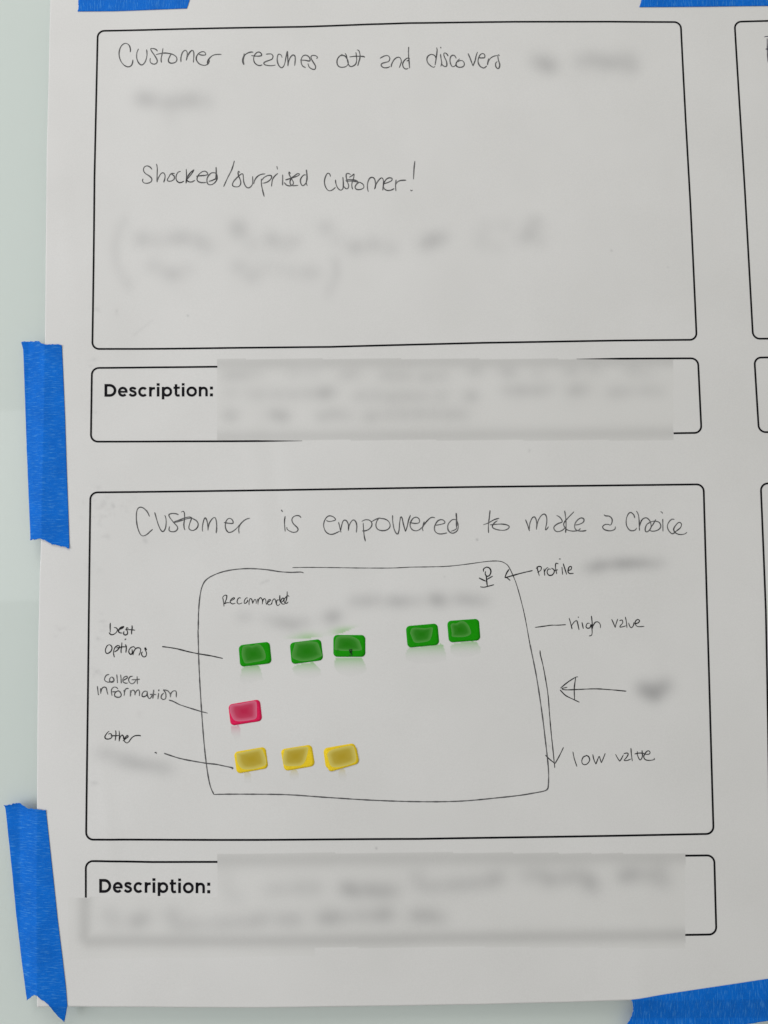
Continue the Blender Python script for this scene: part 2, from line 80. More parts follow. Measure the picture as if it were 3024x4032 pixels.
('handwritten_word', 'dark handwritten word Other', 'pen', 0.587, '13.66,-445.97 12.61,-446.74 11.49,-448.28 11.07,-449.48 11.70,-450.44 13.03,-450.67 14.43,-450.31 15.30,-449.54 15.28,-448.33 14.56,-447.45 13.59,-447.48 13.12,-447.87|17.41,-445.58 17.72,-446.63 17.67,-448.88 17.32,-451.64|14.49,-448.75 15.99,-448.72 17.75,-448.67 19.69,-448.64|19.62,-445.78 19.86,-447.69 19.89,-450.11 19.74,-452.10|19.91,-451.50 20.16,-450.12 20.93,-448.74 21.63,-448.32 22.26,-449.10 22.45,-450.32 22.58,-450.84|22.03,-451.87 23.26,-450.84 24.83,-449.65 25.18,-449.22 24.64,-448.57 23.94,-449.21 22.90,-450.49 22.77,-451.53 23.10,-452.22 23.99,-452.93 24.79,-453.05 25.92,-452.08 26.70,-450.88 27.83,-449.68 29.24,-448.92 31.00,-448.71 32.24,-448.77 32.95,-449.04'),
('handwritten_word', 'small inked word Recommended inside the sketched screen', 'pen', 0.518, '82.19,-366.31 82.62,-368.84 82.97,-371.70|81.99,-366.44 82.61,-365.33 83.73,-364.78 84.64,-365.07 84.45,-366.90 83.75,-368.85 83.19,-370.11 84.60,-369.42 87.00,-369.51|86.43,-368.55 87.98,-367.78 89.39,-366.96 89.10,-366.39 87.98,-366.80 86.91,-368.05 87.00,-369.45 88.27,-370.17 89.96,-369.77|93.20,-366.86 92.63,-366.43 91.65,-366.84 91.03,-368.38 91.15,-369.64 92.22,-370.30 93.49,-369.87 94.11,-369.48|97.58,-366.77 96.73,-366.57 95.74,-367.73 95.32,-368.99 95.47,-369.89 96.45,-369.71 97.44,-368.60 97.24,-367.75|98.38,-370.99 98.29,-369.31 98.71,-367.49 99.42,-367.02 100.12,-367.93 100.63,-370.18|100.63,-370.18 101.40,-368.08 102.24,-367.67 102.72,-368.66 102.72,-370.26|103.46,-367.26 103.74,-368.81 103.86,-370.72|103.85,-369.65 104.22,-367.69 105.21,-366.58 106.06,-367.01 106.57,-368.56 106.48,-370.67|106.48,-369.68 107.05,-367.73 107.90,-367.12 108.61,-368.03 108.75,-369.71 109.03,-370.78|109.03,-370.78 109.88,-369.58 111.43,-368.34 111.43,-367.83 110.44,-367.91 109.68,-369.16 109.74,-370.42 110.72,-371.05 112.00,-370.59|112.00,-370.73 112.42,-369.75|112.28,-370.73 112.70,-368.63 113.84,-367.30 114.54,-368.10 114.82,-369.64 115.24,-370.91|116.80,-368.12 115.67,-368.11 115.16,-369.51 115.38,-371.05 116.23,-371.48 117.36,-370.37|117.31,-365.10 117.36,-367.57 117.50,-369.53|117.20,-365.32 117.17,-367.28 117.36,-369.25|117.50,-369.67 119.05,-368.99 119.76,-367.60 119.06,-366.89 118.07,-368.14 117.92,-369.68 119.05,-370.62 120.32,-370.55|123.01,-366.23 122.45,-365.52 121.04,-366.35 119.90,-367.88 120.18,-369.71 121.31,-370.28 122.44,-369.31|121.81,-362.90 121.75,-365.09 121.46,-367.34 120.75,-369.71'),
('sketched_screen_outline', 'hand drawn rounded screen outline', 'pencil_dark', 0.673, '131.97,-351.74 130.20,-351.15 124.53,-351.30 117.45,-350.79 108.25,-349.34 97.60,-348.64 86.98,-349.43 78.50,-351.59 72.15,-355.03 69.35,-359.58 67.99,-366.58 67.35,-375.68 67.21,-385.74|67.16,-385.40 67.19,-388.64 67.97,-409.06 69.47,-431.76 70.92,-449.31 72.25,-461.80 73.69,-471.71 75.27,-479.05 77.44,-483.99|77.44,-483.99 86.32,-483.94 97.94,-484.08 121.47,-484.71 146.29,-486.72 173.88,-488.74 201.56,-489.87 226.47,-489.71 250.00,-487.78 262.07,-486.53 270.33,-485.25 275.84,-484.25 278.16,-483.07 278.83,-480.53 279.16,-473.49 278.70,-465.22 277.80,-455.28 276.10,-438.04 273.42,-416.91 270.60,-400.70 269.79,-396.41'),
('sketched_screen_outline', 'thin inked top and right side of the screen outline', 'pen', 0.449, '269.92,-397.18 267.33,-380.72 264.99,-369.59 262.60,-360.43 260.45,-354.52 257.93,-349.20 255.80,-347.25 252.86,-346.03 248.35,-345.82 243.03,-346.22 231.78,-347.64 220.48,-348.70 209.16,-348.93 197.94,-348.95 186.65,-349.34 168.42,-349.14 147.22,-348.60 133.04,-348.33 125.11,-348.39'),
('sketched_person', 'small stick figure drawn in the screen corner', 'pen', 0.69, '242.58,-352.34 242.62,-350.62 244.52,-349.52 246.38,-350.29 247.09,-352.17 246.29,-354.41 244.55,-355.13 243.53,-353.62 243.86,-351.98|244.19,-354.38 244.34,-357.75 244.71,-361.49|239.65,-355.97 241.72,-357.12 243.95,-358.12|243.97,-357.37 245.87,-356.27 248.15,-355.03|240.36,-361.44 242.38,-361.76 244.63,-361.34 248.78,-360.27'),
('sketched_arrow', 'short arrow pointing at the stick figure', 'pen', 0.69, '272.64,-351.95 265.46,-353.51 255.48,-356.16|255.48,-356.16 256.60,-353.41 258.24,-350.96|255.49,-355.79 257.13,-356.41 258.82,-357.92'),
('handwritten_word', 'inked word Profile', 'pen', 0.604, '275.37,-349.51 275.95,-352.47 276.73,-355.30|274.81,-350.82 276.36,-349.53 277.99,-349.87 277.61,-351.84 275.60,-353.12|279.61,-350.88 280.02,-355.14|279.88,-352.85 280.92,-350.89 282.26,-350.12|283.87,-351.26 282.23,-351.24 281.52,-353.19 282.46,-354.84 284.43,-354.87 285.79,-353.25 285.83,-351.61 284.22,-350.61|288.57,-348.03 287.13,-347.69 286.72,-350.31 287.40,-354.25|285.49,-352.26 288.13,-351.64|290.68,-350.03 291.01,-354.62|288.98,-345.15 289.64,-344.96 289.96,-345.29|291.54,-347.87 292.43,-351.03 293.51,-354.65|294.36,-352.37 296.37,-351.41 296.42,-349.77 295.09,-350.08 294.35,-352.70 295.30,-354.02 297.74,-353.92'),
('sketched_line', 'short dash before the words high value', 'pen', 0.552, '273.20,-386.52 278.31,-385.94 282.90,-385.34 287.48,-385.33 292.07,-385.07'),
('handwritten_word', 'inked word high', 'pen', 0.569, '294.15,-381.07 295.04,-384.32 295.78,-387.90|295.65,-385.63 297.02,-383.70 298.68,-382.75 299.29,-384.38 300.01,-388.40|301.93,-383.76 302.65,-387.66|299.68,-380.36 299.98,-381.01|306.62,-384.47 305.18,-384.45 304.33,-386.38 305.08,-387.37 306.73,-387.06 307.45,-385.13 307.97,-389.02 307.56,-391.61 305.91,-392.10|307.81,-379.94 308.14,-383.84 308.34,-387.73|308.38,-386.43 310.10,-383.86 312.07,-383.88 313.12,-385.52 313.06,-387.46'),
('handwritten_word', 'inked word value beside high', 'pen', 0.569, '320.10,-382.16 321.19,-384.64 322.08,-387.25|322.08,-387.25 322.83,-384.66 323.90,-381.95|324.84,-383.06 326.49,-382.76 326.76,-384.38 325.39,-385.99 325.03,-386.96 327.33,-386.66 328.66,-386.16|328.52,-380.83 329.06,-384.09 329.26,-387.52|330.35,-384.43 330.93,-386.38 331.87,-387.49 333.23,-386.08 333.69,-384.14|333.92,-385.12 336.22,-384.49 337.12,-383.21 335.97,-382.48 334.63,-383.50 334.44,-385.12 335.81,-386.76 339.86,-386.68'),
('sketched_arrow', 'long arrow pointing down beside the screen outline', 'pen', 0.552, '275.86,-400.49 276.10,-403.39 277.27,-408.56 278.67,-416.94 280.01,-427.22 280.66,-439.37 281.34,-450.22 282.07,-459.13 282.93,-470.55|277.45,-462.89 279.97,-465.45 283.13,-468.02|283.13,-468.02 285.83,-463.61 288.55,-458.44'),
('sketched_arrow', 'arrow with triangular head pointing left', 'pen', 0.587, '327.50,-425.54 318.76,-424.61 309.03,-423.91 299.27,-424.11 290.81,-424.27 288.56,-423.47 291.83,-422.74|287.59,-423.27 292.25,-419.67 297.22,-416.71 298.52,-416.73|297.08,-416.84 296.03,-423.56 296.02,-430.61|287.37,-424.23 290.71,-427.66 295.83,-430.28 298.91,-431.79'),
('handwritten_word', 'inked word low', 'pen', 0.569, '294.09,-461.11 294.75,-464.92 296.27,-469.94|302.43,-463.49 300.19,-464.44 299.29,-466.88 300.07,-468.68 302.28,-468.54 304.01,-466.39 303.52,-464.21 301.89,-463.27|306.05,-462.88 306.52,-465.60 307.70,-468.71|307.70,-468.71 309.01,-465.63 309.89,-464.01 310.40,-465.65 311.04,-467.93|311.04,-467.93 312.35,-465.13 313.55,-462.32'),
('handwritten_word', 'inked word value beside low', 'pen', 0.569, '319.73,-462.93 320.93,-465.23 322.14,-467.14|322.14,-467.14 323.42,-465.26 324.48,-463.21|324.73,-462.56 326.84,-462.31 327.37,-463.13 326.20,-465.02 324.76,-466.63 326.69,-466.65 328.94,-465.87|329.16,-459.35 329.31,-463.16 329.73,-467.07|331.25,-462.91 334.04,-462.40 337.08,-462.71|332.97,-461.30 333.00,-463.74 334.45,-466.48 335.91,-464.32 335.76,-460.79|337.61,-463.26 340.11,-463.01 340.59,-461.93 339.63,-461.11 338.21,-461.90 336.74,-464.33 337.50,-466.24 339.98,-466.81 343.04,-466.31 342.79,-465.49'),
('sketched_line', 'line leading from best options into the screen', 'pen', 0.69, '45.25,-395.58 49.38,-396.14 54.54,-397.07 61.25,-398.83 67.43,-400.18 75.16,-401.54 82.37,-403.15'),
('sketched_line', 'thin line leading from collect information', 'pencil_dark', 0.621, '49.72,-427.80 52.29,-428.58 56.41,-430.64 62.58,-432.72 69.26,-434.81 73.36,-435.86'),
('sketched_line', 'line leading from Other to the yellow stickers', 'pencil_dark', 0.69, '47.14,-459.44 50.57,-460.62 56.21,-462.41 62.86,-463.87 72.55,-465.56 78.56,-466.27 83.25,-467.27 88.80,-468.52 88.19,-469.16|41.36,-459.04 42.12,-458.95 42.64,-459.65'),
('handwritten_word', 'blue inked lettering cut off at the right', 'blue_ink', 0.552, '430.13,-11.94 430.96,-11.57 432.54,-11.57 437.40,-11.51|431.91,-12.73 431.81,-16.42 431.70,-20.10 431.60,-23.79 431.67,-27.47 432.17,-29.33 433.05,-30.57|430.54,-20.01 432.18,-19.99 437.02,-20.05')]
BLOBS = [(29.6, -46.4, 4.7, 4.7, 0.104), (36.3, -47.7, 4.7, 4.7, 0.08), (46.4, -49.7, 4.7, 4.7, 0.088), (54.3, -48.9, 4.7, 4.7, 0.08), (62.2, -48.0, 4.7, 4.7, 0.096), (71.5, -49.2, 4.7, 4.7, 0.056), (47.5, -59.8, 4.7, 4.7, 0.024), (284.9, -25.1, 4.86, 4.86, 0.095), (291.8, -28.5, 4.86, 4.86, 0.133), (312.6, -25.5, 4.86, 4.86, 0.066), (320.8, -24.8, 4.86, 4.86, 0.086), (328.9, -27.0, 4.86, 4.86, 0.105), (337.1, -26.7, 4.86, 4.86, 0.076), (344.8, -30.3, 4.86, 4.86, 0.076), (343.7, -23.4, 4.86, 4.86, 0.048), (30.1, -139.0, 4.55, 4.39, 0.088), (40.0, -140.3, 4.55, 4.39, 0.048), (49.7, -138.8, 4.55, 4.39, 0.064), (56.5, -138.5, 4.55, 4.39, 0.08), (65.9, -140.0, 4.55, 4.39, 0.072), (71.1, -144.7, 4.55, 4.39, 0.056), (90.7, -131.4, 4.55, 4.39, 0.08), (92.6, -135.6, 4.55, 4.39, 0.064), (99.9, -143.2, 4.55, 4.39, 0.04), (113.0, -140.6, 4.55, 4.39, 0.088), (126.7, -141.9, 4.55, 4.39, 0.064), (119.3, -145.2, 4.55, 4.39, 0.032), (147.4, -133.2, 4.55, 4.39, 0.072), (154.8, -141.6, 4.55, 4.39, 0.04), (165.8, -146.6, 4.55, 4.39, 0.096), (177.4, -144.8, 4.55, 4.39, 0.08), (188.2, -147.9, 4.55, 4.39, 0.056), (214.3, -142.7, 4.55, 4.39, 0.104), (220.8, -141.0, 4.55, 4.39, 0.072), (209.4, -145.7, 4.55, 4.39, 0.056), (245.7, -140.6, 4.55, 4.39, 0.024), (249.8, -134.0, 4.55, 4.39, 0.024), (261.0, -134.3, 4.55, 4.39, 0.032), (255.9, -148.3, 4.55, 4.39, 0.028), (246.3, -146.4, 4.55, 4.39, 0.028), (268.8, -144.4, 4.55, 4.39, 0.024), (275.3, -140.4, 4.55, 4.39, 0.088), (279.4, -132.5, 4.55, 4.39, 0.072), (283.2, -144.7, 4.55, 4.39, 0.032), (37.0, -156.0, 4.39, 4.23, 0.052), (44.9, -160.2, 4.39, 4.23, 0.045), (50.8, -162.1, 4.39, 4.23, 0.075), (59.5, -158.8, 4.39, 4.23, 0.037), (91.7, -158.0, 4.39, 4.23, 0.068), (100.4, -164.3, 4.39, 4.23, 0.068), (108.0, -158.2, 4.39, 4.23, 0.03), (117.6, -160.0, 4.39, 4.23, 0.03), (125.7, -161.8, 4.39, 4.23, 0.037), (134.4, -162.8, 4.39, 4.23, 0.045), (140.2, -162.9, 4.39, 4.23, 0.045), (18.8, -126.8, 2.82, 4.08, 0.033), (15.4, -132.6, 2.82, 4.08, 0.033), (13.5, -139.2, 2.82, 4.08, 0.033), (12.9, -145.9, 2.82, 4.08, 0.033), (13.5, -152.5, 2.82, 4.08, 0.033), (15.6, -159.1, 2.82, 4.08, 0.033), (19.2, -164.9, 2.82, 4.08, 0.033), (22.5, -169.0, 2.82, 4.08, 0.033), (152.7, -155.7, 2.82, 4.08, 0.033), (154.0, -159.8, 2.82, 4.08, 0.033), (153.6, -164.8, 2.82, 4.08, 0.033), (151.7, -170.2, 2.82, 4.08, 0.033), (148.4, -174.6, 2.82, 4.08, 0.033), (85.5, -227.9, 4.7, 3.45, 0.07), (94.0, -227.8, 4.7, 3.45, 0.07), (103.1, -226.6, 4.7, 3.45, 0.035), (127.0, -227.1, 4.7, 3.45, 0.042), (138.2, -227.3, 4.7, 3.45, 0.035), (158.9, -228.9, 4.7, 3.45, 0.056), (165.2, -227.7, 4.7, 3.45, 0.042), (185.1, -229.3, 4.7, 3.45, 0.07), (195.4, -229.8, 4.7, 3.45, 0.063), (209.0, -230.9, 4.7, 3.45, 0.07), (219.2, -230.1, 4.7, 3.45, 0.056), (240.1, -227.6, 4.7, 3.45, 0.07), (258.9, -227.4, 4.7, 3.45, 0.042), (262.0, -229.0, 4.7, 3.45, 0.056), (279.4, -229.3, 4.7, 3.45, 0.042), (300.0, -228.4, 4.7, 3.45, 0.063), (314.3, -228.2, 4.7, 3.45, 0.042), (338.0, -229.0, 4.7, 3.45, 0.056), (347.4, -230.2, 4.7, 3.45, 0.035), (86.8, -238.6, 4.39, 3.76, 0.045), (98.3, -239.5, 4.39, 3.76, 0.037), (105.9, -240.1, 4.39, 3.76, 0.052), (115.8, -240.2, 4.39, 3.76, 0.06), (125.4, -240.4, 4.39, 3.76, 0.06), (134.9, -239.9, 4.39, 3.76, 0.068), (144.3, -240.1, 4.39, 3.76, 0.105), (149.3, -239.5, 4.39, 3.76, 0.068), (168.3, -242.3, 4.39, 3.76, 0.068), (177.8, -241.6, 4.39, 3.76, 0.06), (187.3, -243.3, 4.39, 3.76, 0.068), (196.8, -242.7, 4.39, 3.76, 0.068), (206.3, -242.8, 4.39, 3.76, 0.06), (218.3, -242.9, 4.39, 3.76, 0.06), (237.1, -243.2, 4.39, 3.76, 0.09), (260.2, -239.9, 4.39, 3.76, 0.06), (268.6, -240.0, 4.39, 3.76, 0.083), (278.0, -240.2, 4.39, 3.76, 0.075), (285.5, -239.0, 4.39, 3.76, 0.045), (301.3, -240.5, 4.39, 3.76, 0.083), (307.6, -239.3, 4.39, 3.76, 0.052), (326.5, -242.0, 4.39, 3.76, 0.068), (334.4, -241.3, 4.39, 3.76, 0.052), (345.5, -241.1, 4.39, 3.76, 0.06), (353.4, -241.5, 4.39, 3.76, 0.045), (86.8, -253.1, 4.39, 3.76, 0.096), (114.2, -252.6, 4.39, 3.76, 0.08), (119.8, -254.3, 4.39, 3.76, 0.096), (144.4, -254.7, 4.39, 3.76, 0.072), (152.3, -253.2, 4.39, 3.76, 0.072), (159.4, -254.3, 4.39, 3.76, 0.048), (174.5, -255.2, 4.39, 3.76, 0.088), (185.6, -254.0, 4.39, 3.76, 0.056), (195.0, -254.2, 4.39, 3.76, 0.064), (204.5, -254.0, 4.39, 3.76, 0.072), (214.0, -254.1, 4.39, 3.76, 0.064), (223.5, -254.5, 4.39, 3.76, 0.072), (231.4, -254.6, 4.39, 3.76, 0.056), (86.4, -539.2, 4.7, 4.08, 0.03), (90.5, -545.1, 4.7, 4.08, 0.034), (84.9, -531.8, 4.7, 4.08, 0.026), (111.9, -540.1, 4.7, 4.08, 0.051), (119.8, -539.6, 4.7, 4.08, 0.051), (128.9, -539.2, 4.7, 4.08, 0.068), (138.0, -539.3, 4.7, 4.08, 0.068), (157.1, -539.7, 4.7, 4.08, 0.128), (162.2, -541.8, 4.7, 4.08, 0.102), (171.3, -541.1, 4.7, 4.08, 0.128), (178.9, -542.1, 4.7, 4.08, 0.102), (185.0, -541.5, 4.7, 4.08, 0.068), (198.8, -533.5, 4.7, 4.08, 0.059), (202.2, -539.5, 4.7, 4.08, 0.077), (210.8, -539.6, 4.7, 4.08, 0.077), (220.0, -538.9, 4.7, 4.08, 0.077), (227.6, -538.6, 4.7, 4.08, 0.077), (235.2, -538.0, 4.7, 4.08, 0.077), (242.8, -536.9, 4.7, 4.08, 0.077), (247.5, -534.7, 4.7, 4.08, 0.085), (264.0, -534.0, 4.7, 4.08, 0.059), (271.6, -532.6, 4.7, 4.08, 0.068), (278.3, -536.3, 4.7, 4.08, 0.111), (288.2, -535.3, 4.7, 4.08, 0.094), (295.8, -533.4, 4.7, 4.08, 0.077), (301.9, -536.7, 4.7, 4.08, 0.119), (303.9, -541.6, 4.7, 4.08, 0.068), (323.0, -534.4, 4.7, 4.08, 0.119), (329.1, -533.0, 4.7, 4.08, 0.094), (338.1, -534.5, 4.7, 4.08, 0.077), (345.7, -537.8, 4.7, 4.08, 0.077), (344.3, -530.9, 4.7, 4.08, 0.059), (15.5, -553.4, 4.7, 4.08, 0.064), (18.1, -559.3, 4.7, 4.08, 0.048), (31.0, -557.8, 4.7, 4.08, 0.104), (36.3, -555.8, 4.7, 4.08, 0.064), (52.4, -553.9, 4.7, 4.08, 0.08), (56.1, -560.3, 4.7, 4.08, 0.072), (65.2, -559.7, 4.7, 4.08, 0.072), (74.3, -559.8, 4.7, 4.08, 0.056), (83.4, -559.3, 4.7, 4.08, 0.08), (92.5, -558.4, 4.7, 4.08, 0.072), (101.6, -558.5, 4.7, 4.08, 0.08), (107.6, -556.3, 4.7, 4.08, 0.064), (118.2, -557.4, 4.7, 4.08, 0.08), (126.1, -557.5, 4.7, 4.08, 0.088), (142.4, -556.6, 4.7, 4.08, 0.088), (148.5, -556.7, 4.7, 4.08, 0.112), (156.0, -556.4, 4.7, 4.08, 0.064), (165.1, -556.0, 4.7, 4.08, 0.08), (174.2, -556.1, 4.7, 4.08, 0.088), (180.6, -555.4, 4.7, 4.08, 0.112), (198.4, -556.5, 4.7, 4.08, 0.104), (206.0, -556.6, 4.7, 4.08, 0.104), (212.8, -558.7, 4.7, 4.08, 0.064), (95.5, -378.2, 4.39, 3.45, 0.072), (110.7, -380.1, 4.39, 3.45, 0.054), (118.5, -381.9, 4.39, 3.45, 0.099), (125.5, -383.3, 4.39, 3.45, 0.099), (132.6, -381.9, 4.39, 3.45, 0.063), (150.5, -378.0, 4.39, 3.45, 0.117), (148.2, -380.5, 4.39, 3.45, 0.072), (171.3, -369.3, 4.39, 3.45, 0.09), (163.8, -369.5, 4.39, 3.45, 0.081), (177.9, -368.7, 4.39, 3.45, 0.054), (187.2, -369.8, 4.39, 3.45, 0.108), (193.4, -369.8, 4.39, 3.45, 0.09), (201.2, -369.9, 4.39, 3.45, 0.063), (212.9, -368.5, 4.39, 3.45, 0.126), (216.0, -370.4, 4.39, 3.45, 0.09), (227.6, -368.7, 4.39, 3.45, 0.09), (234.3, -369.5, 4.39, 3.45, 0.099), (241.6, -370.4, 4.39, 3.45, 0.072), (309.0, -351.1, 4.39, 3.14, 0.1), (314.5, -349.3, 4.39, 3.14, 0.13), (320.0, -348.7, 4.39, 3.14, 0.06), (326.7, -348.5, 4.39, 3.14, 0.15), (333.2, -348.3, 4.39, 3.14, 0.14), (340.2, -348.3, 4.39, 3.14, 0.12), (347.2, -349.0, 4.39, 3.14, 0.06), (351.1, -348.0, 4.39, 3.14, 0.04), (344.6, -427.9, 4.08, 4.08, 0.176), (340.5, -425.2, 4.08, 4.08, 0.121), (337.0, -424.1, 4.08, 4.08, 0.11), (348.2, -424.0, 4.08, 4.08, 0.11), (352.1, -422.3, 4.08, 4.08, 0.099), (9.2, -458.9, 4.7, 3.45, 0.06), (15.4, -460.0, 4.7, 3.45, 0.052), (24.7, -462.1, 4.7, 3.45, 0.06), (30.2, -465.5, 4.7, 3.45, 0.098), (37.3, -466.3, 4.7, 3.45, 0.09), (45.1, -467.5, 4.7, 3.45, 0.075), (21.6, -464.3, 4.7, 3.45, 0.06), (49.4, -469.8, 4.7, 3.45, 0.045), (134.7, -391.1, 4.08, 2.51, 0.0), (124.7, -391.3, 4.08, 2.51, 0.0), (142.6, -390.6, 4.08, 2.51, 0.0)]
BR0, BR1 = 68, 180
